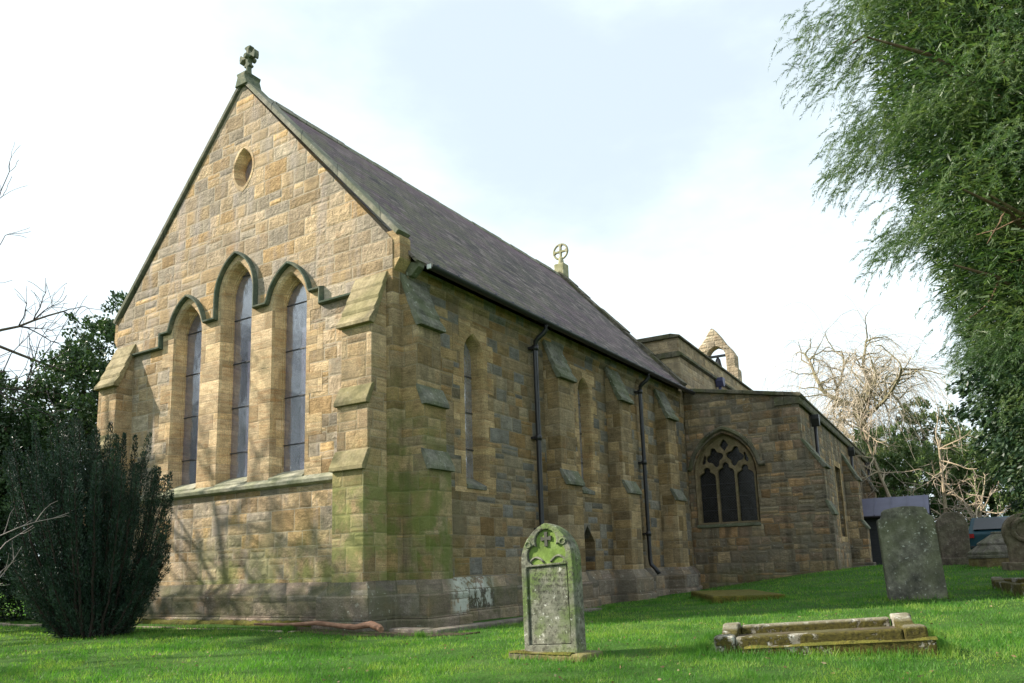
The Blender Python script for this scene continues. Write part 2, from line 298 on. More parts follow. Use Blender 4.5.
# ------------------------------------------------------------------ mesh helpers
def link(o, parent=None):
    COL.objects.link(o)
    if parent is not None: o.parent = parent
    return o
def tag(o, label, cat, group=None, kind=None):
    if label: o['label'] = label
    if cat: o['category'] = cat
    if group: o['group'] = group
    if kind: o['kind'] = kind
    return o
def empty(name, loc=(0, 0, 0), rz=0, parent=None):
    o = bpy.data.objects.new(name, None); o.location = loc; o.rotation_euler = (0, 0, rz); o.empty_display_size = .3
    return link(o, parent)
class MB:
    def __init__(self): self.v = []; self.f = []; self.s = []
    def addv(self, vs):
        k = len(self.v); self.v += [tuple(v) for v in vs]; return k
    def face(self, f, smooth=False): self.f.append(tuple(f)); self.s.append(smooth)
    def box(self, x0, x1, y0, y1, z0, z1, mp=None):
        vs = [(x, y, z) for z in (z0, z1) for y in (y0, y1) for x in (x0, x1)]
        if mp: vs = [mp(*v) for v in vs]
        k = self.addv(vs)
        for f in ((0, 2, 3, 1), (4, 5, 7, 6), (0, 1, 5, 4), (2, 6, 7, 3), (0, 4, 6, 2), (1, 3, 7, 5)): self.face([k + i for i in f])
        return self
    def prism(self, poly, d0, d1, mp):
        n = len(poly); k = self.addv([mp(a, b_, d0) for a, b_ in poly] + [mp(a, b_, d1) for a, b_ in poly])
        self.face(range(k, k + n)); self.face(range(k + 2 * n - 1, k + n - 1, -1))
        for i in range(n):
            j = (i + 1) % n; self.face((k + i, k + n + i, k + n + j, k + j))
        return self
    def plate(self, loops, d0, d1, mp):
        flat = [p for lp in loops for p in lp]; n = len(flat)
        tris = tessellate_polygon([[Vector((a, b_, 0)) for a, b_ in lp] for lp in loops])
        k = self.addv([mp(a, b_, d0) for a, b_ in flat] + [mp(a, b_, d1) for a, b_ in flat])
        for t in tris:
            self.face([k + i for i in t]); self.face([k + n + i for i in reversed(t)])
        s = 0
        for lp in loops:
            m = len(lp)
            for i in range(m):
                j = (i + 1) % m; self.face((k + s + i, k + s + j, k + n + s + j, k + n + s + i))
            s += m
        return self
    def loft(self, rings, smooth=False, close=True):
        n = len(rings[0]); ks = [self.addv(r) for r in rings]
        for a, b_ in zip(ks, ks[1:]):
            for i in range(n if close else n - 1):
                j = (i + 1) % n; self.face((a + i, a + j, b_ + j, b_ + i), smooth)
        return self
    def sweep(self, path, prof, mp, closed=False):
        """path in a plane, prof = ring of (n, d): n along the miter normal, d out of the plane"""
        P = [Vector(p) for p in path]; rings = []
        for i, p in enumerate(P):
            a = (p - P[i - 1]).normalized() if (i > 0 or closed) else None
            b_ = (P[(i + 1) % len(P)] - p).normalized() if (i < len(P) - 1 or closed) else None
            if a is None: a = b_
            if b_ is None: b_ = a
            na, nb = Vector((-a.y, a.x)), Vector((-b_.y, b_.x)); m = na + nb
            m = m / max(m.dot(na), .3) if m.length > 1e-6 else na
            rings.append([mp(p.x + m.x * s, p.y + m.y * s, d) for s, d in prof])
        if closed: rings.append(rings[0])
        self.loft(rings)
        if not closed:
            n = len(prof); k0 = self.addv(rings[0]); self.face(range(k0, k0 + n)); k1 = self.addv(rings[-1]); self.face(range(k1 + n - 1, k1 - 1, -1))
        return self
    def tube(self, pts, rad, k=8, cap=True, smooth=True):
        P = [Vector(p) for p in pts]; rs = rad if isinstance(rad, (list, tuple)) else [rad] * len(P)
        up = Vector((0.13, .21, 1)).normalized(); rings = []
        for i, p in enumerate(P):
            t = (P[min(i + 1, len(P) - 1)] - P[max(i - 1, 0)])
            t = t.normalized() if t.length > 1e-9 else Vector((0, 0, 1))
            a = t.cross(up); a = a.normalized() if a.length > .05 else t.cross(Vector((1, 0, 0))).normalized(); b_ = t.cross(a)
            rings.append([p + (a * math.cos(q) + b_ * math.sin(q)) * rs[i] for q in [2 * math.pi * j / k for j in range(k)]])
        self.loft(rings, smooth)
        if cap:
            k0 = self.addv(rings[0]); self.face(range(k0 + k - 1, k0 - 1, -1)); k1 = self.addv(rings[-1]); self.face(range(k1, k1 + k))
        return self
    def build(self, name, mat, parent=None, bevel=0, seg=2):
        me = bpy.data.meshes.new(name); me.from_pydata(self.v, [], self.f); me.polygons.foreach_set('use_smooth', self.s); me.update()
        bm = bmesh.new(); bm.from_mesh(me); bmesh.ops.remove_doubles(bm, verts=bm.verts, dist=1e-5)
        bmesh.ops.recalc_face_normals(bm, faces=bm.faces); bm.to_mesh(me); bm.free()
        me.materials.append(mat); o = link(bpy.data.objects.new(name, me), parent)
        if bevel:
            md = o.modifiers.new('bevel', 'BEVEL'); md.width = bevel; md.segments = seg; md.limit_method = 'ANGLE'; md.angle_limit = R_(35)
        return o
def mesh_np(name, V, n, mat, parent=None):
    V = np.asarray(V, np.float32).reshape(-1, 3); nv = len(V); nf = nv // n
    me = bpy.data.meshes.new(name); me.vertices.add(nv); me.vertices.foreach_set('co', V.ravel())
    me.loops.add(nv); me.loops.foreach_set('vertex_index', np.arange(nv, dtype=np.int32))
    me.polygons.add(nf); me.polygons.foreach_set('loop_start', np.arange(0, nv, n, dtype=np.int32))
    me.update(calc_edges=True); me.materials.append(mat)
    return link(bpy.data.objects.new(name, me), parent)
def unit(a): return a / np.maximum(np.linalg.norm(a, axis=-1, keepdims=True), 1e-9)
def rvec(n): return unit(RNG.normal(size=(n, 3)))
def needles(B, D, ln, w):
    """pointed triangles from base B along D"""
    D = unit(D); s = unit(np.cross(D, rvec(len(B)))); ln = np.broadcast_to(ln, len(B))[:, None]; w = np.broadcast_to(w, len(B))[:, None]
    return np.stack([B - s * w / 2, B + s * w / 2, B + D * ln], 1)
def leaves(B, D, ln, w):
    """lozenge leaves"""
    D = unit(D); s = unit(np.cross(D, rvec(len(B)))); ln = np.broadcast_to(ln, len(B))[:, None]; w = np.broadcast_to(w, len(B))[:, None]
    return np.stack([B, B + D * ln * .5 + s * w / 2, B + D * ln, B + D * ln * .5 - s * w / 2], 1)

# ------------------------------------------------------------------ ground height
GP = np.array([(-7.5,-.6,-.22),(-4,-.6,-.2),(-1.3,-.6,-.2),(.8,-.6,-.24),(.9,2.5,-.24),(.8,6,-.22),(.6,9,-.2),(.1,12,-.2),(1.6,11.9,-.03),(3,11.9,.18),(3.4,16,.2),(3.4,21,.14),
 (3.3,-3.0,-.25),(5.5,-2.5,-.25),(0.5,-5,-.27),(7.3,-8.5,-1.0),(10.5,-6,-.8),(3,-10,-.9),(5.2,2.5,-.1),(7.5,-1.0,-.2),(9,3,-.02),(7,8,.12),(6.5,11.5,.27),(8,14,.32),(12,12,.3),(8,25,.35),(20,20,.6),(-6,-6,-.4),(-14,-3,-.3),(-14,6,-.2),(-20,25,.0),(0,45,.5),(20,50,.8),(-45,20,.0),(45,15,.9),(-35,-30,-1.2),(20,-35,-2.2),(40,-20,-1.2),(0,-35,-2.)], float)
def _k(r2): return np.where(r2 > 1e-12, .5 * r2 * np.log(np.maximum(r2, 1e-12)), 0)
_n = len(GP); _A = np.zeros((_n + 3, _n + 3)); _A[:_n, :_n] = _k(((GP[:, None, :2] - GP[None, :, :2]) ** 2).sum(-1)) + np.eye(_n) * .5
_A[:_n, _n] = 1; _A[:_n, _n + 1:] = GP[:, :2]; _A[_n:, :_n] = _A[:_n, _n:].T
_W = np.linalg.solve(_A, np.concatenate([GP[:, 2], [0, 0, 0]]))
def gz(x, y):
    x = np.asarray(x, float); y = np.asarray(y, float); out = _W[_n] + _W[_n + 1] * x + _W[_n + 2] * y
    for i in range(_n): out = out + _W[i] * _k((x - GP[i, 0]) ** 2 + (y - GP[i, 1]) ** 2)
    return np.clip(out, -4, 2.5)
def g1(x, y): return float(gz(np.array([x]), np.array([y]))[0])

def ground():
    e = [0.0]; st = .35
    while e[-1] < 300: e.append(e[-1] + st); st *= (1.0 if e[-1] < 14 else 1.16)
    e = np.array(e); ax = np.concatenate([-e[:0:-1], e]); gx = ax + 3.0; gy = ax + 1.0
    X, Y = np.meshgrid(gx, gy); Z = gz(X.ravel(), Y.ravel()).reshape(X.shape)
    Z += (np.sin(X * 3.1 + Y * 1.3) * np.sin(Y * 2.7 - X * .7)) * .012
    n = len(gx); V = np.stack([X, Y, Z], -1).reshape(-1, 3)
    F = [(j * n + i, j * n + i + 1, (j + 1) * n + i + 1, (j + 1) * n + i) for j in range(n - 1) for i in range(n - 1)]
    me = bpy.data.meshes.new('ground'); me.from_pydata(V.tolist(), [], F); me.polygons.foreach_set('use_smooth', [True] * len(F)); me.update()
    b = N('turf_soil'); co = b.tc; a = b.noise(co, 1.1, 5, .6); c = b.noise(co, 22, 5, .7)
    col = b.ramp(a, [(.3, (.03, .075, .014)), (.55, (.05, .115, .02)), (.75, (.08, .12, .03))])
    col = b.mix(b.step(c, .50, .72, 0, .6), col, (.06, .045, .025))
    m = b.pbr(col, .95, b.bump(b.mul(c, .03)), .1); me.materials.append(m)
    o = link(bpy.data.objects.new('ground', me)); o['kind'] = 'structure'; return o
ground()

# ------------------------------------------------------------------ church
CH = empty('church', (0, 0, -.22))
tag(CH, 'buff sandstone country church with steep slate roof, three gable lancets and stepped buttresses', 'church')
CH.location = (0, 0, 0)
MIDX = -3.5
gab = lambda a, b_, d: (a, d, b_)            # (x, z, depth y)
sid = lambda a, b_, d: (d, a, b_)            # (y, z, depth x)
def lancet(cx, w2, z0, zs, zt, n=10):
    h = zt - zs; Rr = (h * h + w2 * w2) / (2 * w2); th = math.acos(max(-1, min(1, (Rr - w2) / Rr)))
    pts = [(cx - w2, z0), (cx + w2, z0)]
    pts += [(cx + w2 - Rr + Rr * math.cos(th * i / n), zs + Rr * math.sin(th * i / n)) for i in range(n)]
    pts += [(cx, zt)]
    pts += [(cx - w2 + Rr - Rr * math.cos(th * i / n), zs + Rr * math.sin(th * i / n)) for i in range(n - 1, -1, -1)]
    return pts
def arc_top(cx, w2, zs, zt, n=10):           # left springing -> apex -> right springing
    p = lancet(cx, w2, 0, zs, zt, n)[2:]; return p[::-1]

LW = [(MIDX - 1.31, 4.80, 5.40), (MIDX, 5.30, 5.90), (MIDX + 1.31, 4.80, 5.40)]; LZ0 = 2.03
vesica = lambda k: [(MIDX + .06 + s * k * .24 * (1 - (2 * t - 1) ** 2) ** .8, 7.62 + (2 * t - 1) * .38 * k * s_) for s, s_ in ((1, 1), (-1, -1)) for t in [i / 10 for i in range(10)]]

# gable wall
go = [(-7, -.6), (-.012, -.6), (-.012, 5.40), (MIDX, 9.26), (-7, 5.40)]
MB().plate([go] + [lancet(x, .42, LZ0 - .02, zs, zt + .03) for x, zs, zt in LW] + [vesica(1.12)], 0, .235, gab).build('gable_wall', M['gable'], CH)
MB().plate([[(-6.99, -.6), (-.01, -.6), (-.01, 5.2), (MIDX, 9.0), (-6.99, 5.2)]], .30, .62, gab).build('gable_wall', M['gable'], CH)
# side wall, with holes
SW = [(2.02, 1.86, 4.02, 4.42), (6.03, 2.02, 4.02, 4.42)]
door = [(5.62, -.25), (6.22, -.25), (6.22, 1.0), (5.92, 1.32), (5.62, 1.0)]
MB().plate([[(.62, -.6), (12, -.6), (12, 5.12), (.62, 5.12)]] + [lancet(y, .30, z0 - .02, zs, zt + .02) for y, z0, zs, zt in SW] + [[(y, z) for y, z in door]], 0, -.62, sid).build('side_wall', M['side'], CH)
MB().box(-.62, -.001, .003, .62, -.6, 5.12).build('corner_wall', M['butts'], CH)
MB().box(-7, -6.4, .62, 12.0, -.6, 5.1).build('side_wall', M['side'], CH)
# kneelers
for s, xx in ((1, 0.0), (-1, -7.0)):
    m = MB(); m.prism([(0, 4.93), (.10, 5.06), (.13, 5.10), (.12, 5.44), (0, 5.55), (-.2, 5.55), (-.2, 4.93)], .012, .26, lambda a, z, d, s=s, xx=xx: (xx + s * a, d, z))
    m.build('kneeler', M['sideash'], CH, .008)
# gable windows
for i, (cx, zs, zt) in enumerate(LW):
    ring = lambda ins, d, zi=0.0: [gab(a, b_, d) for a, b_ in lancet(cx, .40 - ins, LZ0 + zi, zs, zt - ins * 1.25)]
    w = MB().loft([ring(0, -.004), ring(.03, .03, .01), ring(.065, .15, .08), ring(.078, .155, .085), ring(.078, .175, .10), ring(.095, .18, .105), ring(.095, .30, .15)])
    wo = w.build('window', M['ashlar'], CH)
    MB().plate([lancet(cx, .32, LZ0 + .08, zs, zt - .08)], .215, .23, gab).build('pane', M['glass'], wo)
    for z in [LZ0 + .55 + .78 * k for k in range(int((zt - LZ0 - .6) / .78) + 1)]: MB().box(cx - .31, cx + .31, .202, .214, z - .008, z + .008).build('saddle_bar', M['iron'], wo)
    m = MB(); m.prism([(-.035, LZ0 - .05), (-.035, LZ0 + .004), (.205, LZ0 + .125), (.205, LZ0 - .05)], cx - .385, cx + .385, lambda a, z, d: (d, a, z)); m.build('sill', M['sill'], wo, .006)
# hood mould: one continuous string stepping over the three heads
def hoodpath(off, zdrop):
    p = [(-6.42, 4.70), (MIDX - 2.05, 4.70), (MIDX - 2.05, zdrop)]
    for k, (cx, zs, zt) in enumerate(LW):
        a = arc_top(cx, .40 + off, zs, zt + off * 1.3)
        z_ = zdrop
        p += [(cx - .40 - off, z_)] if k != 99 else []
        p += [q for q in a if q[1] > z_ + .01] if zs < z_ else a
        p += [(cx + .40 + off, z_)]
    p += [(MIDX + 2.05, zdrop), (MIDX + 2.05, 4.70), (-.72, 4.70)]
    return p
hp = hoodpath(.105, 4.95)
hpr = [(-.026, .01), (-.026, -.045), (-.012, -.082), (.014, -.086), (.034, -.015), (.034, .01)]
MB().sweep(hp, hpr, gab).build('hood_mould', M['hood'], CH)
# ashlar field round the lancets, under the hood, toothed at both sides
teeth = []
zz = [1.96 + .335 * k for k in range(9)]
lft = []; rgt = []
for k in range(8):
    t = .30 if k % 2 else .06
    lft += [(MIDX - 1.95 - t + .22, zz[k]), (MIDX - 1.95 - t + .22, zz[k + 1])]
    t = .06 if k % 2 else .34
    rgt += [(MIDX + 1.95 + t - .22, zz[k]), (MIDX + 1.95 + t - .22, zz[k + 1])]
lft = [(a, min(b_, 4.64)) for a, b_ in lft]; rgt = [(a, min(b_, 4.64)) for a, b_ in rgt]
top = [(a, b_) for a, b_ in hp[2:-2]]
poly = [(lft[0][0], 1.96), (rgt[0][0], 1.96)] + rgt[1:] + [(MIDX + 2.0, 4.64)] + top[::-1] + [(MIDX - 2.0, 4.64)] + lft[::-1][:-1]
MB().plate([poly] + [lancet(x, .40, LZ0, zs, zt) for x, zs, zt in LW], -.004, .03, gab).build('window_surround', M['ashlar'], CH)
# sill string
MB().prism([(0.01, 1.86), (-.085, 1.90), (-.095, 1.955), (-.05, 1.99), (.01, 2.035)], -6.42, -.70, lambda a, z, d: (d, a, z)).build('string_course', M['sill'], CH, .006)
# vesica window
ring = lambda k, d: [gab(a, b_, d) for a, b_ in vesica(k)]
w = MB().loft([ring(1.22, .004), ring(1.20, -.006), ring(1.02, -.006), ring(.98, .02), ring(.74, .16), ring(.74, .25)]); wo = w.build('vesica_window', M['ashlar'], CH)
MB().plate([vesica(.80)], .19, .21, gab).build('pane', M['glass'], wo)
# gable coping
for s in (-1, 1):
    e0 = (MIDX + s * 3.60, 5.47); e1 = (MIDX, 9.33)
    cp = [(e0[0], e0[1]), e1]
    q = [(0.03, -.045), (.055, -.035), (.055, .24), (.0, .24), (-.03, .24), (-.03, 0.0), (-.02, -.04)]
    if s > 0: q = [(-a, b_) for a, b_ in q]
    m = MB().sweep(cp, q, gab); m.build('gable_coping', M['coping'], CH)
# buttresses
def buttress(name, mp, w0, w1, stages, capmat, matl, capw=.022, proud=None):
    """stages: list of (projection, top z of slope, bottom z of slope) from the top down; mp(w, d, z)"""
    prof = [(-.05, -.6)]; ds = [s[0] for s in stages]
    prof += [(ds[-1], -.6)]
    for k in range(len(stages) - 1, -1, -1):
        d, zt, zb = stages[k]; inner = stages[k - 1][0] if k > 0 else 0.0
        prof += [(d, zb), (inner, zt)]
    prof += [(-.05, stages[0][1])]
    o = MB().prism(prof, w0, w1, lambda d, z, w: mp(w, d, z)).build(name, matl, CH, .010)
    for k, (d, zt, zb) in enumerate(stages):
        inner = stages[k - 1][0] if k > 0 else 0.0
        ns = 4 if k == 0 else 1; m = MB()
        for j in range(ns):
            t0, t1 = j / ns, (j + 1) / ns
            za, zb_ = zt + (zb - zt) * t0, zt + (zb - zt) * t1; da, db = inner + (d - inner) * t0, inner + (d - inner) * t1
            lip = .03 + .010 * j + (.02 if j == ns - 1 else 0)
            m.prism([(da - .04, za + .03), (da + .016, za + .005), (db + lip, zb_ + .012), (db + lip + .004, zb_ - .045), (db - .02, zb_ - .050), (da - .04, za - .03)], w0 - capw - .004 * j, w1 + capw + .004 * j, lambda d_, z, w: mp(w, d_, z))
        m.build('coping', capmat, o, .008)
    return o
fr = lambda w, d, z: (w, -d, z)
sd = lambda w, d, z: (d, w, z)
ST3 = [(.32, 4.92, 4.10), (.40, 3.16, 2.92), (.48, 2.22, 1.98)]
buttress('buttress', fr, -.72, -.13, ST3, M['cap'], M['buttg'])
buttress('buttress', fr, -6.98, -6.40, ST3, M['cap'], M['buttg'])
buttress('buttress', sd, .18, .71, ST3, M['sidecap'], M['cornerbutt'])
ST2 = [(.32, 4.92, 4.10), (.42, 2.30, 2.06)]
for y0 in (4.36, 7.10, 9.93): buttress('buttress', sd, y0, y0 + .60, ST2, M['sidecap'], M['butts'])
MB().box(-.15, -.006, -.006, .001, .40, 4.95).build('corner_wall', M['butts'], CH)
# plinth round walls and buttresses
pp = [(-7.0, .4), (-7.0, 0)]
pp = [(-7.02, .6), (-7.02, -.47), (-6.39, -.47), (-6.39, 0), (-.72, 0), (-.72, -.47), (-.07, -.47), (-.07, 0), (0, 0), (0, .11), (.47, .11), (.47, .74), (0, .74)]
for y0 in (4.36, 7.10, 9.93): pp += [(0, y0 - .02), (.41, y0 - .02), (.41, y0 + .62), (0, y0 + .62)]
pp += [(0, 12.1)]
def plinth(prof, name):
    MB().sweep(pp, [(-n, d) for n, d in prof], lambda a, b_, d: (a, b_, d)).build(name, M['plinth'], CH, .012)
plinth([(-.05, .42), (.012, .415), (.135, .245), (.15, .21), (.15, -.09), (-.05, -.09)], 'plinth')
plinth([(-.05, -.092), (.17, -.092), (.19, -.11), (.19, -.6), (-.05, -.6)], 'plinth')
m = MB(); xs = [-6.3 + .06 * i for i in range(94)]
m.loft([[(x, -.20, -.13 + random.uniform(-.012, .012)), (x, -.24 + random.uniform(-.012, .012), -.15), (x, -.27 + random.uniform(-.015, .015), -.22), (x, -.20, -.24)] for x in xs], True)
MOSSM = weather('wall_foot_moss', (.11, .10, .015), (.05, .05, .015), (.17, .16, .03), (.08, .09, .02), .5, 10, .02, white=0)
m.build('moss', MOSSM, CH)
# side lancets
def toothed(cy, w2, z0, z1, hh=.30, lintel=None):
    n = max(2, round((z1 - z0) / hh)); l = []; r = []
    for k in range(n):
        za, zb = z0 + (z1 - z0) * k / n, z0 + (z1 - z0) * (k + 1) / n
        t = .12 if k % 2 else .30; l += [(cy - w2 - t, za), (cy - w2 - t, zb)]; r += [(cy + w2 + t, za), (cy + w2 + t, zb)]
    return [l[0], r[0]] + r[1:] + l[::-1][:-1]
for y, z0, zs, zt in SW:
    ring = lambda ins, d, zi=0.0: [sid(a, b_, d) for a, b_ in lancet(y, .28 - ins, z0 + zi, zs, zt - ins * 1.2)]
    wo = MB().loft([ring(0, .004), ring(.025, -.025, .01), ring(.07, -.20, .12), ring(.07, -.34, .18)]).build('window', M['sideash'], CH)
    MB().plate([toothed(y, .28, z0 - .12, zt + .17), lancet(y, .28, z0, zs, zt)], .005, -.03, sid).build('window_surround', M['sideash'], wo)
    MB().plate([lancet(y, .23, z0 + .1, zs, zt - .06)], -.20, -.22, sid).build('pane', M['sideglass'], wo)
    for z in [z0 + .62 + .62 * k for k in range(4)]: MB().box(-.198, -.185, y - .22, y + .22, z - .008, z + .008).build('saddle_bar', M['iron'], wo)
    MB().prism([(.03, z0 - .06), (.03, z0 + .004), (-.21, z0 + .15), (-.21, z0 - .06)], y - .27, y + .27, lambda a, z, d: (a, d, z)).build('sill', M['sidecap'], wo, .006)
do = MB().plate([door], -.24, -.28, sid).build('door', plain('dark_door_wood', (.03, .022, .016), .7), CH)
MB().box(-.24, -.225, 5.70, 5.74, .3, .34).build('handle', M['iron'], do)
# roof
def roofz(x): return 5.40 + (-x) * (9.25 - 5.40) / 3.5
m = MB()
A = [(.29, roofz(.29)), (MIDX, 9.25), (-7.29, roofz(.29))]
q = [(a, z) for a, z in A] + [(-7.26, roofz(.29) - .03), (MIDX, 9.12), (.26, roofz(.29) - .03)]
MB().prism(q, .20, 11.72, lambda a, z, d: (a, d, z)).build('roof', M['roof'], CH)
# ridge tiles
ridge = None
m = MB()
for k in range(25):
    y0 = .26 + k * .458; jj = random.uniform(-.012, .012) - .03 * math.sin(math.pi * k / 24)
    m.prism([(-.14, 9.13 + jj), (0, 9.31 + jj), (.14, 9.13 + jj), (.12, 9.105 + jj), (0, 9.24 + jj), (-.12, 9.105 + jj)], y0, y0 + .445, lambda a, z, d: (MIDX + a, d, z))
m.build('ridge_tiles', M['coping'], CH, .006)
# west gable of the chancel, standing proud of the roof
MB().plate([[(-7.02, 4.4), (0.02, 4.4), (0.02, 5.34), (MIDX, 9.24), (-7.02, 5.34)]], 11.74, 12.02, gab).build('gable_wall', M['nave'], CH)
for s in (-1, 1):
    m = MB(); nst = 9
    for k in range(nst):
        t0, t1 = k / nst, (k + .985) / nst
        p0 = (MIDX + s * 3.62 * (1 - t0), 5.34 + 3.96 * t0 - .02); p1 = (MIDX + s * 3.62 * (1 - t1), 5.34 + 3.96 * t1 - .02)
        jz = random.uniform(0, .06)
        m.sweep([p0, p1], [(s * .06, 11.62), (s * .06, 12.12), (s * -.03 - s * jz, 12.12), (s * -.03 - s * jz, 11.62)], gab)
    m.build('gable_coping', M['oldcoping'], CH, .008)
# eaves course and gutter
MB().prism([(0.004, 4.80), (.06, 4.86), (.10, 4.98), (.10, 5.06), (.004, 5.06)], .27, 11.7, lambda a, z, d: (a, d, z)).build('eaves_course', M['side'], CH)
MB().prism([(.02, 4.90), (.12, 4.88), (.27, 5.00), (.27, 5.06), (.02, 5.12)], .262, .40, lambda a, z, d: (a, d, z)).build('corbel', M['sidecap'], CH, .01)
gc, gzz, gr = .34, 5.055, .072
arc = [(gc + gr * math.cos(t), gzz + gr * math.sin(t)) for t in [math.pi + math.pi * i / 10 for i in range(11)]]
prof = arc + [(a * .9 + gc * .1, (z - gzz) * .9 + gzz) for a, z in arc[::-1]]
gutter = MB().prism(prof, .44, 11.95, lambda a, z, d: (a, d, z)).build('gutter', M['iron'], CH)
for k in range(22):
    y = .55 + k * .53
    MB().tube([(gc - .02, y, gzz + .005), (gc + gr + .012, y, gzz + .01), (gc + gr + .018, y, gzz - .02)], .007, 5).build('gutter_clip', M['lead'], gutter)
MB().box(.30, .37, .42, .438, 4.99, 5.06).build('gutter_end', M['mortarwhite'], gutter)
def pipe(y, zb):
    pts = [(gc, y, 4.97), (gc, y, 4.90), (.29, y - .02, 4.82), (.19, y - .04, 4.75), (.13, y - .05, 4.68), (.12, y - .05, 4.55)]
    pts += [(.12, y - .05, z) for z in (3, 1.5, .62)] + [(.14, y - .05, .5), (.24, y - .05, .40), (.32, y - .05, .28)]
    o = MB().tube(pts, .048, 10).build('downpipe', M['iron'], CH)
    for z in (4.56, 2.86, 1.2):
        MB().tube([(.12, y - .05, z - .05), (.12, y - .05, z + .05)], .064, 10).box(.0, .10, y - .13, y + .03, z - .02, z + .02).build('bracket', M['iron'], o)
    return o
pipe(3.93, .3); pipe(8.83, .3)
# finials
def cross_poly(r, a0, a1):
    pts = []
    for k in range(4):
        t = k * math.pi / 2
        for (rr, ww) in ((a0 * 1.05, a0), (r * .62, a0 * .9), (r * .88, a1), (r, a1 * .85), (r * 1.04, 0), (r, -a1 * .85), (r * .88, -a1), (r * .62, -a0 * .9)):
            x, y = rr, ww; pts.append((x * math.cos(t) + y * math.sin(t), x * math.sin(t) - y * math.cos(t)))
    return pts
f = MB(); f.prism([(-.16, 9.22), (-.10, 9.40), (-.13, 9.47), (.13, 9.47), (.10, 9.40), (.16, 9.22)], -.07, .28, lambda a, z, d: (MIDX + a, d, z))
f.tube([(MIDX, .10, 9.46), (MIDX, .10, 9.56), (MIDX, .10, 9.72)], [.09, .055, .05], 8)
fo = f.build('finial', M['darkcross'], CH, .012)
MB().prism([(MIDX + a, 9.86 + z) for a, z in cross_poly(.205, .038, .085)], .05, .15, gab).tube([(MIDX, .0, 9.86), (MIDX, .24, 9.86)], .05, 8).build('cross', M['darkcross'], fo, .012)
f = MB(); f.box(MIDX - .17, MIDX + .17, 11.72, 12.06, 9.2, 9.62); f.tube([(MIDX, 11.89, 9.60), (MIDX, 11.89, 9.84)], [.11, .07], 8); fo = f.build('finial', M['lichen'], CH, .03)
m = MB(); ringp = [(MIDX + .24 * math.cos(t), 11.89, 10.04 + .24 * math.sin(t)) for t in [2 * math.pi * i / 28 for i in range(29)]]
m.tube(ringp, .034, 8, cap=False); m.prism([(MIDX + a, 10.04 + z) for a, z in cross_poly(.25, .03, .075)], 11.85, 11.93, gab); m.build('wheel_cross', M['lichen'], fo, .008)

# ---- old church: aisle, nave and bellcote, a touch out of line with the chancel
ROT = R_(2.7)
def old(o): o.location = (0, 12.03, 0); o.rotation_euler = (0, 0, ROT); return o
ag = lambda a, b_, d: (a, d, b_)
AX = 3.02
acx, aw2, az0, azs, azt = 1.0, .80, 1.48, 2.80, 3.86
awin = lambda ins, zi=0.0: lancet(acx, aw2 - ins, az0 + zi, azs, azt - ins * 1.1, 14)
old(MB().plate([[(0.02, -.7), (AX, -.7), (AX, 4.42), (0.02, 4.95)], lancet(acx, aw2 + .02, az0 - .02, azs, azt + .02, 14)], 0, .7, ag).build('aisle_wall', M['old'], CH))
# side wall with flat headed windows
asd = lambda a, b_, d: (d, a, b_)
ops = [(2.45, 3.45, .9, 3.20), (5.55, 6.75, 1.15, 3.35), (10.2, 11.3, 1.1, 3.1)]
old(MB().plate([[(.70, -.7), (16.5, -.7), (16.5, 4.42), (.70, 4.42)]] + [[(a, c), (b_, c), (b_, d), (a, d)] for a, b_, c, d in ops], AX, AX - .6, asd).build('aisle_wall', M['old'], CH))
for a, b_, c, d in ops:
    wo = MB().plate([[(a - .14, c - .16), (b_ + .14, c - .16), (b_ + .14, d + .18), (a - .14, d + .18)], [(a, c), (b_, c), (b_, d), (a, d)]], AX + .006, AX - .05, asd)
    mid = (a + b_) / 2; wo.box(AX - .32, AX - .2, mid - .05, mid + .05, c, d); wo = old(wo.build('window', M['sideash'], CH))
    pn = MB().box(AX - .30, AX - .28, a, b_, c, d).build('pane', M['darkglass'], wo)
# parapet band, string and coping
old(MB().prism([(0.04, 4.952), (AX - .001, 4.422), (AX - .001, 4.60), (0.04, 5.13)], .02, .6, ag).build('parapet', M['old'], CH))
old(MB().prism([(AX - .6, 4.423), (AX + .0, 4.423), (AX + .07, 4.36), (AX + .10, 4.40), (AX + .10, 4.45), (AX + .03, 4.50), (AX + .03, 4.64), (AX - .6, 4.64)], -.04, 16.5, lambda a, z, d: (a, d, z)).build('parapet', M['oldcoping'], CH, .01))
m = MB().prism([(-.02, 5.135), (AX + .05, 4.60), (AX + .10, 4.655), (AX + .06, 4.70), (-.02, 5.235)], -.07, .62, ag)
old(m.build('parapet_coping', M['oldcoping'], CH, .012))
old(MB().prism([(AX - .62, 4.645), (AX + .06, 4.645), (AX + .06, 4.70), (AX - .25, 4.74), (AX - .62, 4.70)], .63, 16.5, lambda a, z, d: (a, d, z)).build('parapet_coping', M['oldcoping'], CH, .01))
old(MB().prism([(0.0, 5.0), (AX - .6, 4.5), (AX - .6, 4.4), (0, 4.9)], .6, 16.5, lambda a, z, d: (a, d, z)).build('aisle_roof', M['lead'], CH))
old(MB().box(-7, AX - .6, 16.0, 16.5, -.7, 4.6).build('aisle_wall', M['old'], CH))
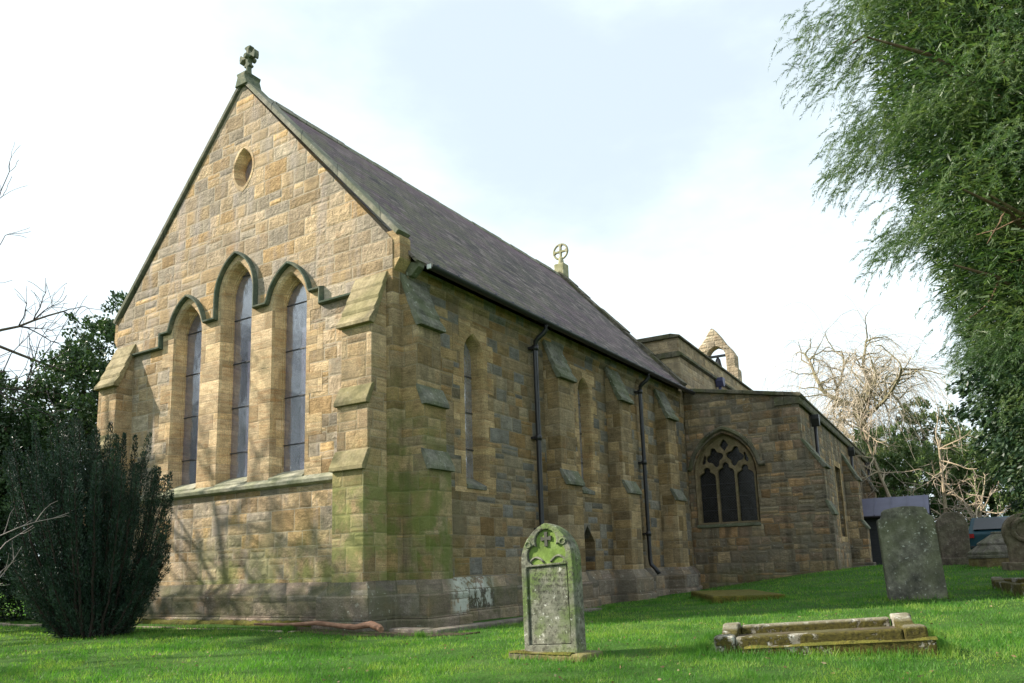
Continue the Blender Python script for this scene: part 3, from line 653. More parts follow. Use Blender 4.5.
# aisle window: reveal, tracery, panes, hood
rg = lambda ins, d, zi=0.0: [ag(a, b_, d) for a, b_ in awin(ins, zi)]
wo = old(MB().loft([rg(0, -.006), rg(0.0, .02), rg(.035, .09, .02), rg(.035, .34, .02)]).build('window', M['tracery'], CH))
fr_in = lancet(acx, aw2 - .033, az0 + .02, azs, azt - .035, 14)
holes = []
lw = .222
def trefoil_light(cx, z0, zs, w):
    pts = [(cx - w, z0), (cx + w, z0), (cx + w, zs)]
    for c_x, c_z, r, a0, a1 in ((cx + w * .42, zs + .02, w * .58, -10, 75), (cx, zs + w * .95, w * .42, -25, 205), (cx - w * .42, zs + .02, w * .58, 105, 190)):
        pts += [(c_x + r * math.cos(R_(a0 + (a1 - a0) * i / 7)), c_z + r * math.sin(R_(a0 + (a1 - a0) * i / 7))) for i in range(8)]
    pts += [(cx - w, zs)]; return pts
for k in (-1, 0, 1): holes.append(trefoil_light(acx + k * .503, az0 + .05, 2.70 + (.10 if k == 0 else 0), lw))
def quat(cx, cz, r, rot=0, n=36): return [(cx + r * (1 + .22 * math.cos(4 * t)) * math.cos(t + rot), cz + 1.12 * r * (1 + .22 * math.cos(4 * t)) * math.sin(t + rot)) for t in [2 * math.pi * i / n for i in range(n)]]
holes.append(quat(acx - .27, 3.25, .195, .2)); holes.append(quat(acx + .27, 3.25, .195, -.2))
holes.append([(acx, 3.40), (acx + .12, 3.56), (acx + .05, 3.68), (acx, 3.73), (acx - .05, 3.68), (acx - .12, 3.56)])
for s in (-1, 1): holes.append([(acx + s * .52, 3.12), (acx + s * .60, 3.06), (acx + s * .62, 3.14), (acx + s * .54, 3.34), (acx + s * .50, 3.30)])
MB().plate([fr_in] + holes, .12, .24, ag).build('tracery', M['tracery'], wo, .010)
MB().plate([lancet(acx, aw2 - .05, az0 + .02, azs, azt - .05, 14)], .245, .26, ag).build('pane', M['darkglass'], wo)
for z in (1.85, 2.2, 2.55): MB().box(acx - .7, acx + .7, .241, .2445, z - .008, z + .008).build('saddle_bar', M['iron'], wo)
MB().prism([(.02, az0 - .10), (-.05, az0 - .08), (-.05, az0 - .02), (.2, az0 + .05), (.2, az0 - .1)], acx - .83, acx + .83, lambda a, z, d: (d, a, z)).build('sill', M['sidecap'], wo, .006)
hp2 = [(acx - .97, 2.98), (acx - .93, 2.98)] + [p for p in arc_top(acx, aw2 + .12, azs, azt + .14, 14) if p[1] > 3.0] + [(acx + .93, 2.98), (acx + 1.06, 2.98)]
MB().sweep(hp2, [(-.06, .01), (-.06, -.05), (-.02, -.095), (.03, -.09), (.06, -.02), (.06, .01)], ag).build('hood_mould', M['oldcoping'], wo)
# aisle buttresses (same builder; dimensions local to the old church)
def oldbutt(mp, w0, w1, st):
    o = buttress('buttress', mp, w0, w1, st, M['sidecap'], M['old']); old(o); return o
asb = lambda w, d, z: (AX + d, w, z)
oldbutt(asb, .012, .66, [(.44, 3.50, 2.80), (.54, 1.92, 1.62)])
oldbutt(asb, 7.5, 8.15, [(.42, 3.95, 3.05), (.55, 1.7, 1.45)])
oldbutt(asb, 13.2, 13.85, [(.42, 3.95, 3.05), (.55, 1.7, 1.45)])
old(MB().box(AX - .02, AX + .64, 7.42, 8.25, -.6, .32).build('plinth', M['plinth'], CH, .02))
for y in (1.55, 9.3, 14.9):
    o = MB().tube([(AX + .12, y, 4.02), (AX + .12, y, 2.6), (AX + .12, y, .3)], .045, 8)
    o = old(o.build('downpipe', M['iron'], CH))
    MB().prism([(-.10, 4.34), (.10, 4.34), (.10, 4.22), (.04, 4.02), (-.04, 4.02), (-.10, 4.22)], AX + .03, AX + .24, lambda a, z, d: (d, y + a, z)).build('rainwater_head', M['iron'], o, .008)
    MB().box(AX, AX + .2, y - .07, y + .07, 2.3, 2.35).build('bracket', M['iron'], o)
# nave
NV = 14.6
nvb = MB().box(-7, 0.0, .0, NV, -.7, 6.14); old(nvb.build('nave_wall', M['nave'], CH))
old(MB().prism([(-7.05, 6.142), (.0, 6.142), (.09, 6.17), (.09, 6.24), (.0, 6.30), (-7.05, 6.30)], -.07, NV + .05, lambda a, z, d: (a, d, z)).build('string_course', M['oldcoping'], CH, .01))
old(MB().box(-7, -.012, .012, NV, 6.302, 6.70).build('parapet', M['nave'], CH))
old(MB().prism([(-7.08, 6.702), (.06, 6.702), (.06, 6.76), (-.2, 6.83), (-7.08, 6.83)], -.06, NV + .1, lambda a, z, d: (a, d, z)).build('parapet_coping', M['oldcoping'], CH, .014))
o = old(MB().tube([(.12, 3.7, 5.95), (.12, 3.7, 4.7)], .05, 8).build('downpipe', M['bluelead'], CH))
MB().prism([(-.16, 6.22), (.16, 6.22), (.16, 6.10), (.06, 5.94), (-.06, 5.94), (-.16, 6.10)], .02, .26, lambda a, z, d: (d, 3.7 + a, z)).build('rainwater_head', M['bluelead'], o, .01)
# bellcote
bx = -2.63
bc = old(MB().plate([[(bx - 1.05, 6.3), (bx + 1.05, 6.3), (bx + 1.05, 8.9), (bx + .95, 9.0), (bx + .96, 9.55), (bx + .80, 9.86), (bx + .52, 10.22), (bx + .30, 10.60), (bx + .10, 10.88), (bx - .03, 10.97), (bx - .14, 10.84), (bx - .36, 10.50), (bx - .62, 10.20), (bx - .86, 9.84), (bx - .96, 9.55), (bx - .95, 9.0), (bx - 1.05, 8.9)], lancet(bx + .1, .42, 8.35, 9.55, 10.08)], 13.9, 14.5, ag).build('bellcote', M['pale'], CH, .05))
MB().tube([(bx + .1, 14.2, 9.62), (bx + .1, 14.2, 9.5), (bx + .1, 14.2, 9.30), (bx + .1, 14.2, 9.10), (bx + .1, 14.2, 9.0)], [.04, .11, .14, .18, .24], 14).build('bell', M['iron'], bc)
MB().box(bx - .34, bx + .54, 14.15, 14.25, 9.62, 9.72).build('bell_beam', M['iron'], bc)

# ------------------------------------------------------------------ porch at the aisle
def porch():
    o = empty('porch', (4.2, 21.8, .15)); tag(o, 'low boarded porch with blue grey lead roof against the far end of the aisle', 'porch')
    wood = N('black_boards'); Z = wood.sep(wood.tc)[2]; fz = wood.math('FRACT', wood.mul(Z, 1 / .16)); a = wood.noise(wood.vscale(wood.tc, (2, 2, 14)), 2, 4)
    col = wood.mix(wood.step(fz, 0, .1), (.006, .006, .007), wood.ramp(a, [(.3, (.022, .022, .026)), (.7, (.045, .044, .05))]))
    wm = wood.pbr(col, .65, wood.bump(wood.add(wood.mul(fz, .012), wood.mul(a, .003))), .4)
    c, s_ = math.cos(ROT), math.sin(ROT)
    def P(x, y, z): return (c * x - s_ * y - 4.2, s_ * x + c * y + 12.03 - 21.8, z - .15)
    MB().box(3.16, 5.15, 9.85, 11.4, -.1, 1.98, P).build('wall', wm, o)
    r = MB(); r.prism([(9.55, 1.90), (10.6, 2.58), (11.65, 1.90), (11.65, 1.84), (10.6, 2.51), (9.55, 1.84)], 3.02, 5.36, lambda a, z, d: P(d, a, z))
    ro = r.build('roof', M['lead'], o)
    m = MB()
    for k in range(5):
        x = 3.1 + k * .53; m.prism([(9.55, 1.905), (10.6, 2.585), (10.6, 2.61), (9.55, 1.93)], x, x + .03, lambda a, z, d: P(d, a, z))
    m.build('lead_rolls', M['lead'], ro)
    MB().tube([P(3.0, 9.52, 1.86), P(5.3, 9.52, 1.84)], .04, 8).build('gutter', M['iron'], o)
    MB().tube([P(3.12, 9.6, 1.84), P(3.12, 9.7, 1.6), P(3.12, 9.75, .1)], .03, 8).build('downpipe', M['lead'], o)
porch()

# ------------------------------------------------------------------ stones in the churchyard
def headmat(name, base, dark, light, green, gamt, white=.35, sc=6):
    return weather(name, base, dark, light, green, gamt, sc, .006, .92, white)
moss = weather('deep_moss', (.13, .115, .02), (.06, .055, .015), (.22, .19, .035), (.10, .12, .02), .4, 14, .02, white=0)
def mossstrip(name, mat, parent, x0, x1, y0, y1, z, amp):
    nx, ny = max(8, int((x1 - x0) / .012)), 9; m = MB(); vs = []
    for i in range(nx + 1):
        big = .5 + .5 * math.sin(i * .13 + 2 * math.sin(i * .05))
        for j in range(ny + 1):
            e = math.sin(math.pi * j / ny) ** .4; h = amp * e * (.25 + .75 * big) * random.uniform(.55, 1.1)
            vs.append((x0 + (x1 - x0) * i / nx, y0 + (y1 - y0) * j / ny + random.uniform(-.004, .004), z + h - .004))
    m.addv(vs)
    for i in range(nx):
        for j in range(ny): a = i * (ny + 1) + j; m.face((a, a + ny + 1, a + ny + 2, a + 1), True)
    return m.build(name, mat, parent)

def carved_headstone():
    x, y = 3.79, -2.30; z = g1(x, y)
    o = empty('gravestone', (x, y, z), R_(-2)); tag(o, 'green tinged headstone with pointed top, carved trefoil and small cross, leaning in the front grass', 'gravestone', 'headstones in the churchyard')
    b = N('algae_headstone'); co = b.tc; X, Y, Z = b.sep(co)
    a = b.noise(co, 9, 6, .68); e = b.noise(co, 3.2, 4, .6); w = b.noise(co, 26, 5, .72)
    col = b.ramp(a, [(.3, (.085, .09, .065)), (.5, (.165, .165, .125)), (.7, (.26, .255, .20))])
    col = b.mix(b.mul(b.step(e, .46, .62), .8), col, (.12, .175, .045))
    col = b.mix(b.mul(b.step(w, .50, .60), .75), col, (.065, .06, .048)); col = b.mix(b.mul(b.step(b.noise(co, 17, 4, .7), .62, .67), .7), col, (.52, .52, .46))
    # worn illegible lettering: broken rows of cut marks
    rz = b.math('FRACT', b.mul(Z, 1 / .052)); lt = b.noise(b.vscale(co, (70, 1, 22)), 1, 2, .5)
    rowm = b.mul(b.step(rz, .25, .35), b.step(rz, .75, .85, 1, 0)); rowm = b.mul(rowm, b.step(lt, .50, .55)); rowm = b.mul(rowm, b.mul(b.step(Z, .38, .42), b.step(Z, .80, .83, 1, 0)))
    rowm = b.mul(rowm, b.step(e, .36, .5)); rowm = b.mul(rowm, b.step(b.math('ABSOLUTE', X), .17, .185, 1, 0))
    col = b.mix(b.mul(rowm, .55), col, (.06, .06, .045))
    hm = b.pbr(col, .93, b.bump(b.add(b.mul(a, .012), b.add(b.mul(w, .006), b.mul(rowm, -.006)))), .15)
    def shape(w2, zb, zs, zt, n=12): return lancet(0, w2, zb, zs, zt, n)
    lean = Matrix.Rotation(R_(-3.2), 4, 'Y') @ Matrix.Rotation(R_(-4), 4, 'X')
    fmap = lambda a, z, d: tuple(lean @ Vector((a * 1.1, d * 1.1, z + .035)))
    core = MB().prism(shape(.245, -.05, .79, 1.13), -.035, .085, fmap).build('slab', hm, o, .012)
    tre = []
    for c_x, c_z, r, a0, a1 in ((0.088, .845, .095, -60, 75), (0, .965, .105, -25, 205), (-.088, .845, .095, 105, 240)):
        tre += [(c_x + r * math.cos(R_(a0 + (a1 - a0) * i / 9)), c_z + r * math.sin(R_(a0 + (a1 - a0) * i / 9))) for i in range(10)]
    panel = [(-.195, .07), (.195, .07), (.195, .745), (-.195, .745)]
    tre2 = [(a, z) for a, z in tre]
    MB().plate([shape(.243, -.04, .79, 1.125), panel, tre2], -.062, -.036, fmap).build('raised_frame', hm, core, .007)
    MB().prism([(-.185, .075), (.185, .075), (.178, .735), (-.178, .735)], -.046, -.037, fmap).build('inscription_panel', hm, core, .004)
    c1 = MB()
    c1.prism([(a * .30, .985 + z * .38) for a, z in [(-.05, -.18), (.05, -.18), (.04, -.03), (.16, -.05), (.16, .06), (.04, .03), (.05, .16), (-.05, .16), (-.04, .03), (-.16, .06), (-.16, -.05), (-.04, -.03)]], -.052, -.037, fmap)
    c1.build('cross', plain('dark_worn_cross', (.06, .06, .045), .9), core)
    m = MB()
    for s in (-1, 1):
        m.tube([fmap(s * .165 + .026 * math.cos(t), .945 + .026 * math.sin(t), -.064) for t in [2 * math.pi * i / 12 for i in range(13)]], .007, 5)
        m.tube([fmap(s * (.03 + .15 * i / 8), .765 + .05 * math.sin(math.pi * i / 8) + .012, -.040) for i in range(9)], .012, 5)
    m.build('carved_scrolls', hm, core)
    MB().prism([(a * .97, z * .985 + .012) for a, z in tre2], -.0385, -.037, fmap).build('trefoil_panel', weather('bright_algae', (.15, .22, .05), (.09, .13, .035), (.20, .27, .09), (.13, .2, .04), .4, 9, .004, white=.05), core)
    bs = MB().box(-.37, .38, -.18, .19, -.12, .05).build('base', weather('mossy_base', (.16, .14, .09), (.08, .07, .05), (.28, .26, .2), (.17, .15, .03), .7, 7, .012, white=.3), o, .02)
    mossstrip('moss', moss, bs, -.36, .26, -.185, -.085, .048, .020)
carved_headstone()

def big_headstone():
    x, y = 6.08, 3.55; z = g1(x, y)
    o = empty('gravestone', (x, y, z), R_(16)); tag(o, 'large square shouldered grey headstone mottled with lichen, leaning slightly left', 'gravestone', 'headstones in the churchyard')
    hm = headmat('lichen_headstone', (.105, .098, .078), (.035, .034, .028), (.24, .225, .175), (.095, .105, .045), .45, .6, 5)
    lean = Matrix.Rotation(R_(-2.0), 4, 'Y') @ Matrix.Rotation(R_(-3), 4, 'X')
    sh = [(-.42, -.1), (.42, -.1), (.41, 1.06), (.36, 1.07), (.335, 1.10), (.325, 1.16), (.29, 1.185), (.15, 1.205), (0, 1.215), (-.15, 1.205), (-.29, 1.185), (-.325, 1.16), (-.335, 1.10), (-.36, 1.07), (-.41, 1.06)]
    MB().prism(sh, -.07, .07, lambda a, z_, d: tuple(lean @ Vector((a * .86, d, z_ * 1.03)))).build('slab', hm, o, .015)
big_headstone()

def round_headstone():
    x, y = 6.1, 11.9; z = g1(x, y)
    o = empty('gravestone', (x, y, z), R_(20)); tag(o, 'narrow round topped brown headstone beside the stepped pyramid tomb', 'gravestone', 'headstones in the churchyard')
    hm = headmat('brown_headstone', (.115, .09, .07), (.06, .048, .04), (.22, .18, .14), (.09, .10, .045), .25, .3, 6)
    sh = [(-.29, -.1), (.29, -.1), (.32, .85)] + [(.32 * math.cos(t), .85 + .33 * math.sin(t)) for t in [math.pi * i / 14 for i in range(1, 14)]] + [(-.32, .85)]
    fm = lambda a, z_, d: (a, d, z_)
    c = MB().prism(sh, -.07, .07, fm).build('slab', hm, o, .02)
    MB().box(-.40, .40, -.14, .14, -.12, .16).build('base', hm, o, .02)
round_headstone()

def ring_headstone():
    x, y = 7.42, 9.6; z = g1(x, y)
    o = empty('gravestone', (x, y, z), R_(15)); tag(o, 'round headed brown headstone with a carved ring, at the right edge under the conifer', 'gravestone', 'headstones in the churchyard')
    hm = headmat('ring_headstone_stone', (.15, .115, .08), (.075, .06, .045), (.26, .21, .15), (.10, .11, .05), .25, .3, 6)
    sh = [(-.28, -.1), (.28, -.1), (.30, .45), (.34, .55)] + [(.36 * math.cos(t), .70 + .36 * math.sin(t)) for t in [R_(-20) + R_(220) * i / 18 for i in range(19)]] + [(-.34, .55), (-.30, .45)]
    fm = lambda a, z_, d: (a, d, z_)
    c = MB().prism(sh, -.08, .08, fm).build('slab', hm, o, .02)
    MB().tube([(.20 * math.cos(t), -.09, .74 + .20 * math.sin(t)) for t in [2 * math.pi * i / 24 for i in range(25)]], .045, 8, cap=False).build('carved_ring', hm, c)
    MB().box(-.4, .4, -.2, .2, -.12, .14).build('base', hm, o, .02)
ring_headstone()

def pyramid_tomb():
    x, y = 6.95, 11.05; z = g1(x, y)
    o = empty('tomb', (x, y, z), R_(28)); tag(o, 'small stepped pyramid tomb of grey stone tiers between two headstones', 'tomb')
    hm = headmat('tomb_stone', (.125, .11, .09), (.06, .052, .042), (.24, .215, .18), (.085, .095, .04), .4, .35, 7)
    ms = headmat('mossy_tomb_foot', (.16, .12, .06), (.09, .07, .04), (.24, .2, .1), (.14, .13, .03), .5, .2, 6)
    MB().box(-.46, .46, -.38, .38, -.1, .16).build('foot', ms, o, .015)
    def tier(b0, b1, z0, z1, z2):
        k = .82
        return MB().loft([[(-b0, -b0 * k, z0), (b0, -b0 * k, z0), (b0, b0 * k, z0), (-b0, b0 * k, z0)], [(-b0, -b0 * k, z1), (b0, -b0 * k, z1), (b0, b0 * k, z1), (-b0, b0 * k, z1)], [(-b1, -b1 * k, z2), (b1, -b1 * k, z2), (b1, b1 * k, z2), (-b1, b1 * k, z2)], [(-.01, -.01, z2 + .002), (.01, -.01, z2 + .002), (.01, .01, z2 + .002), (-.01, .01, z2 + .002)]])
    for a in ((.48, .45, .162, .215, .235), (.46, .30, .238, .285, .43), (.31, .07, .432, .47, .665), (.09, .08, .667, .69, .70)): tier(*a).build('tier', hm, o, .01)
pyramid_tomb()

def kerb_grave(name, x, y, rz, ln, wd, label, posts, soil, mat, mm):
    o = empty(name, (x, y, g1(x, y)), rz); tag(o, label, 'grave kerb', 'kerbed graves on the grass')
    hl, hw = ln / 2, wd / 2; t = .07
    if posts: o.rotation_euler = (0, R_(-3.0), rz)
    for s in (-1, 1):
        MB().box(-hl + .09, hl - .09, s * hw - t, s * hw + t, -.1, .13 if s < 0 else .16).build('kerb', mat, o, .015)
        MB().prism([(-hw + .08, -.1), (hw - .08, -.1), (hw - .08, .19), (hw - .30, .125), (-hw + .18, .125), (-hw + .08, .155)], s * hl - t, s * hl + t, lambda a, z, d: (d, a, z)).build('kerb', mat, o, .015)
    if posts:
        for a in (-1, 1):
            for b_ in (-1, 1): MB().box(a * hl - (.085 if b_ < 0 else .075), a * hl + .085, b_ * hw - .08, b_ * hw + .08, -.1, .148 if b_ < 0 else .185).build('corner_block', mat, o, .018)
        MB().box(-hl + .18, hl + .12, -hw - .17, -hw - .075, -.12, .055).build('ledge', mat, o, .015)
        mossstrip('moss', moss, o, -hl + .16, hl + .13, -hw - .175, -hw - .072, .052, .022)
    MB().box(-hl + .05, hl - .05, -hw + .05, hw - .05, -.1, .085).build('infill', soil, o)
    return o
soilm = weather('grave_infill', (.10, .075, .05), (.05, .04, .03), (.16, .13, .09), (.10, .11, .03), .5, 9, .02, white=.1)
redsoil = weather('red_grave_infill', (.17, .075, .05), (.09, .05, .035), (.24, .13, .09), (.12, .10, .04), .3, 12, .02, white=.1)
def kerb_mat():
    b = N('mossy_kerb_stone'); co = b.tc; a = b.noise(co, 7, 6, .68); c = b.noise(co, 34, 5, .7); e = b.noise(co, 4.2, 6, .72)
    col = b.ramp(a, [(.3, (.15, .135, .105)), (.5, (.24, .22, .17)), (.7, (.36, .34, .28))])
    Z = b.sep(co)[2]; hid = b.step(Z, .13, .16, 1, .45)
    mm = b.mul(b.step(e, .41, .47), hid); mc = b.ramp(c, [(.3, (.035, .030, .012)), (.55, (.085, .072, .018)), (.8, (.14, .12, .03))])
    col = b.mix(b.mul(b.step(b.noise(co, 15, 5, .72), .55, .62), .7), col, (.50, .50, .45)); col = b.mix(mm, col, mc)
    return b.pbr(col, .95, b.bump(b.add(b.mul(a, .006), b.mul(mm, b.add(.006, b.mul(c, .02))))), .15)
kerbm = kerb_mat()
kerb_grave('kerbed_grave', 5.72, -1.10, R_(13), 1.46, .86, 'mossy stone kerb grave with corner blocks in the front grass', True, soilm, kerbm, moss)
kerb_grave('kerbed_grave', 7.62, 4.35, R_(12), .95, 1.9, 'plain low kerb grave with reddish infill cut by the right edge', False, redsoil, kerbm, moss)

def ledger():
    x, y = 2.95, 5.7; z = g1(x, y)
    o = empty('ledger_slab', (x, y, z), R_(28)); tag(o, 'flat grave slab carpeted in yellow green moss near the aisle wall', 'grave slab')
    sl_ = MB().box(-.58, .58, -1.25, 1.25, -.1, .10).build('slab', weather('mossy_slab', (.125, .10, .016), (.05, .045, .014), (.20, .165, .035), (.085, .095, .018), .5, 7, .025, white=.03), o, .03)
    MB().box(-.52, .52, -1.19, 1.19, -.15, .04).build('base', M['oldcoping'], o, .02)
ledger()

def stone_kerb():
    o = empty('stone_kerb', (-4.5, -.95, -.2)); tag(o, 'thin stone kerb along the foot of the gable wall', 'kerb')
    m = MB(); x = -10.2
    while x < -1.15:
        l = random.uniform(.7, 1.3); m.box(x + 4.5, x + l - .012 + 4.5, -.05 + random.uniform(-.008, .008), .05, -.15, .015 + random.uniform(-.01, .01)); x += l
    m.build('kerb_stones', weather('pink_grey_kerb', (.30, .24, .19), (.15, .12, .10), (.40, .34, .28), (.13, .14, .05), .3, 6, .006, white=.3), o, .012)
    o = empty('stone_kerb', (.9, -.3, -.2)); tag(o, 'broad low stone slab kerb round the corner buttress', 'kerb')
    m = MB().box(-.45, .08, -.34, -.10, -.15, .03).box(.09, .33, -.34, .9, -.15, .025).box(.10, .32, .91, 2.6, -.15, .02).box(.11, .33, 2.61, 4.2, -.15, .02)
    m.build('kerb_stones', weather('dark_kerb', (.17, .14, .12), (.09, .075, .065), (.28, .24, .21), (.10, .11, .04), .3, 6, .008, white=.35), o, .015)
stone_kerb()

# bare soil strip at the wall foot
def soil_strip():
    m = MB(); xs = [-1.5 + .1 * i for i in range(33)]; vs = []
    for i, x in enumerate(xs):
        w = math.sin(math.pi * i / 32) ** .5
        for j in range(6):
            y = -.42 - (.72 * w + random.uniform(-.03, .03)) * j / 5; vs.append((x, y, g1(x, y) + .018 * (1 if 0 < j < 5 else .2) + random.uniform(0, .008)))
    m.addv(vs)
    for i in range(32):
        for j in range(5): a = i * 6 + j; m.face((a, a + 6, a + 7, a + 1), True)
    o = m.build('soil', weather('bare_soil', (.075, .055, .038), (.04, .03, .022), (.13, .095, .065), (.06, .075, .02), .5, 11, .02, white=.03)); o['kind'] = 'structure'
soil_strip()

# fallen branch
def fallen_branch():
    pts = [(-1.9, -.78), (-1.5, -.86), (-1.05, -.88), (-.55, -.90), (-.1, -.93), (.18, -.97), (.42, -.93), (.60, -.99), (.70, -1.06)]
    hz = [.03, .04, .045, .085, .065, .06, .10, .07, .05]; rr = [.014, .02, .026, .030, .034, .036, .042, .046, .036]
    P = [(x, y, g1(x, y) + h + .035) for (x, y), h in zip(pts, hz)]
    P2 = []; R2 = []
    for i in range(len(P) - 1):
        for k in range(3):
            t = k / 3; P2.append(tuple(P[i][j] * (1 - t) + P[i + 1][j] * t for j in range(3))); R2.append(rr[i] * (1 - t) + rr[i + 1] * t + random.uniform(-.003, .003))
    P2.append(P[-1]); R2.append(rr[-1])
    b = N('stripped_branch'); a = b.noise(b.vscale(b.tc, (3, 14, 14)), 2, 5, .65)
    mt = b.pbr(b.ramp(a, [(.3, (.13, .065, .04)), (.55, (.28, .15, .095)), (.75, (.42, .28, .2))]), .7, b.bump(b.mul(a, .012)), .3)
    o = MB().tube(P2, R2, 9).build('fallen_branch', mt)
    tag(o, 'bare reddish fallen branch lying along the foot of the corner buttress', 'branch')
fallen_branch()

# ------------------------------------------------------------------ trees
bark = weather('grey_bark', (.13, .105, .08), (.06, .05, .04), (.22, .19, .15), (.10, .11, .06), .3, 6, .01, white=.15)
palebark = weather('pale_bark', (.34, .27, .19), (.22, .17, .12), (.45, .37, .27), (.25, .22, .12), .25, 5, .006, white=.1)
twig = plain('bare_twigs', (.38, .30, .24), .8, 0, .2, .2)
darktwig = plain('dark_bare_twigs', (.05, .043, .045), .8, 0, .2, .2)
def tube_np(lists, k=4):
    """many tapered polylines -> quads array"""
    out = []
    ang = np.arange(k) * 2 * np.pi / k
    for P, r in lists:
        P = np.asarray(P, float); r = np.asarray(r, float); T = np.gradient(P, axis=0); T = unit(T)
        a = np.cross(T, np.array([.31, .17, .93])); bad = np.linalg.norm(a, axis=1) < .1
        if bad.any(): a[bad] = np.cross(T[bad], np.array([1, 0, 0]))
        a = unit(a); b_ = np.cross(T, a)
        ring = P[:, None] + (a[:, None] * np.cos(ang)[None, :, None] + b_[:, None] * np.sin(ang)[None, :, None]) * r[:, None, None]
        q = np.stack([ring[:-1], np.roll(ring, -1, 1)[:-1], np.roll(ring, -1, 1)[1:], ring[1:]], 2)
        out.append(q.reshape(-1, 3))
    return np.concatenate(out)
def wander(p, d, ln, n, r0, r1, rng, jit=.18, grav=0.0):
    pts = [np.array(p, float)]; d = np.array(d, float); d /= np.linalg.norm(d); st = ln / n
    for i in range(n):
        d = d + rng.normal(size=3) * jit + np.array([0, 0, grav]); d /= np.linalg.norm(d); pts.append(pts[-1] + d * st)
    return np.array(pts), np.linspace(r0, r1, n + 1), d
def bare_tree(rng, base, height, r0, levels=4, spread=.75, up=.25, jit=.16, kids=(5, 5, 5, 4), lens=None, lean=(0, 0, 1), trunk_frac=.35, rmin=.006, droop=0.0):
    thick, thin = [], []
    P, Rr, d = wander(base, lean, height * trunk_frac, 7, r0, r0 * .7, rng, .06); thick.append((P, Rr)); fr_ = [(P[-1], d, height * .42, r0 * .62)]
    fr_ += [(P[i], d, height * .36, r0 * .45) for i in (4, 5, 6)]
    for lv in range(levels):
        nxt = []
        for p, d, ln, r in fr_:
            n = kids[min(lv, len(kids) - 1)]
            for k in range(n):
                v = rng.normal(size=3); v -= v.dot(d) * d; v /= np.linalg.norm(v)
                nd = d * (1 - spread * rng.uniform(.35, 1)) + v * spread * rng.uniform(.6, 1.2) + np.array([0, 0, up]); l2 = ln * rng.uniform(.55, 1.05)
                st = p if lv == 0 else p
                P, Rr, de = wander(st, nd, l2, 6, max(r * .75, rmin), max(r * .36, rmin * .8), rng, jit, -droop * lv)
                (thick if r > .03 else thin).append((P, Rr))
                for i in (3, 4, 6): 
                    if i == 6 or rng.random() < .55: nxt.append((P[i], unit((P[i] - P[i - 1])[None])[0], l2 * .60, max(r * .42, rmin)))
        fr_ = nxt if len(nxt) < 900 else [nxt[i] for i in rng.choice(len(nxt), 900, replace=False)]
        kids = kids
    return thick, thin

def left_bare_tree():
    rng = np.random.default_rng(5); x, y = -11.3, -4.0; z = g1(x, y)
    o = empty('bare_tree', (x, y, z)); tag(o, 'leafless tree beyond the left edge, its fine bare branches reaching into the sky', 'tree')
    th, tn = bare_tree(rng, (0, 0, -.2), 13.5, .26, 4, .72, .12, .15, (3, 3, 3, 3), trunk_frac=.30, rmin=.006)
    mesh_np('trunk', tube_np(th, 7), 4, bark, o); mesh_np('branches', tube_np(tn, 4), 4, darktwig, o)
left_bare_tree()

def shade_tree():
    rng = np.random.default_rng(15); x, y = -10.0, -10.6; z = g1(x, y)
    o = empty('bare_tree', (x, y, z)); tag(o, 'leafless tree in front of the church to the left, streaking the lawn with branch shadows', 'tree')
    th, tn = bare_tree(rng, (0, 0, -.2), 13, .24, 4, .72, .12, .15, (3, 3, 3, 3), trunk_frac=.30, rmin=.009)
    mesh_np('trunk', tube_np(th, 7), 4, bark, o); mesh_np('branches', tube_np(tn, 4), 4, darktwig, o)
shade_tree()

def blob_points(n, c, r, rng, shell=.55):
    v = unit(rng.normal(size=(n, 3))); rad = (shell + (1 - shell) * rng.random(n) ** .6)[:, None]
    return np.array(c) + v * np.array(r) * rad, v
def evergreen(name, label, cat, x, y, lobes, nleaf, size, mat, rng, group=None, trunk=(.16, 3.0), spiky=.25, barkm=None, wide=.5):
    z = g1(x, y); o = empty(name, (x, y, z)); tag(o, label, cat, group)
    V = []
    tot = sum(l[3] * l[4] + l[3] ** 2 for l in lobes)
    for (cx, cy, cz, rr, rz_) in lobes:
        n = int(nleaf * (rr * rz_ + rr ** 2) / tot); nc = max(12, n // 42)
        C, D = blob_points(nc, (cx, cy, cz), (rr, rr, rz_), rng, .5)
        C += rng.normal(size=C.shape) * rr * .10
        keep = C[:, 2] > .05; C, D = C[keep], D[keep]; nc = len(C)
        k = rng.integers(0, nc, n); cr = (.10 + .13 * rng.random(nc)) * (.6 + .5 * rr)
        out = unit(D + np.array([0, 0, .35]) + rng.normal(size=(nc, 3)) * .35)
        t = rng.random(n) ** .7
        B = C[k] + out[k] * (cr[k] * 1.7 * t)[:, None] + rng.normal(size=(n, 3)) * (cr[k] * .42 * (1.1 - .6 * t))[:, None]
        L_ = unit(out[k] + rng.normal(size=(n, 3)) * .75)
        V.append(leaves(B, L_, size * rng.uniform(.6, 1.3, n), size * wide * rng.uniform(.7, 1.2, n)))
    mesh_np('crown', np.concatenate(V), 4, mat, o)
    lists = [(np.array([(0, 0, -.2), (.05, .03, trunk[1] * .5), (0, 0, trunk[1])]), np.array([trunk[0], trunk[0] * .8, trunk[0] * .4]))]
    for (cx, cy, cz, rr, rz_) in lobes:
        lists.append((np.array([(0, 0, min(trunk[1], cz) * .6), (cx * .5, cy * .5, cz * .7), (cx, cy, cz + rz_ * .4)]), np.array([trunk[0] * .5, trunk[0] * .35, .02])))
    mesh_np('trunk', tube_np(lists, 7), 4, barkm or bark, o)
    return o
rg_ = np.random.default_rng(21)
hollym = leafmat('holly_leaf', (.020, .046, .020), (.045, .090, .036), (.09, .145, .06), .15, .9, .38)
hedgem = leafmat('dark_hedge_leaf', (.007, .018, .011), (.014, .034, .018), (.028, .055, .026), .12, .9, .5)
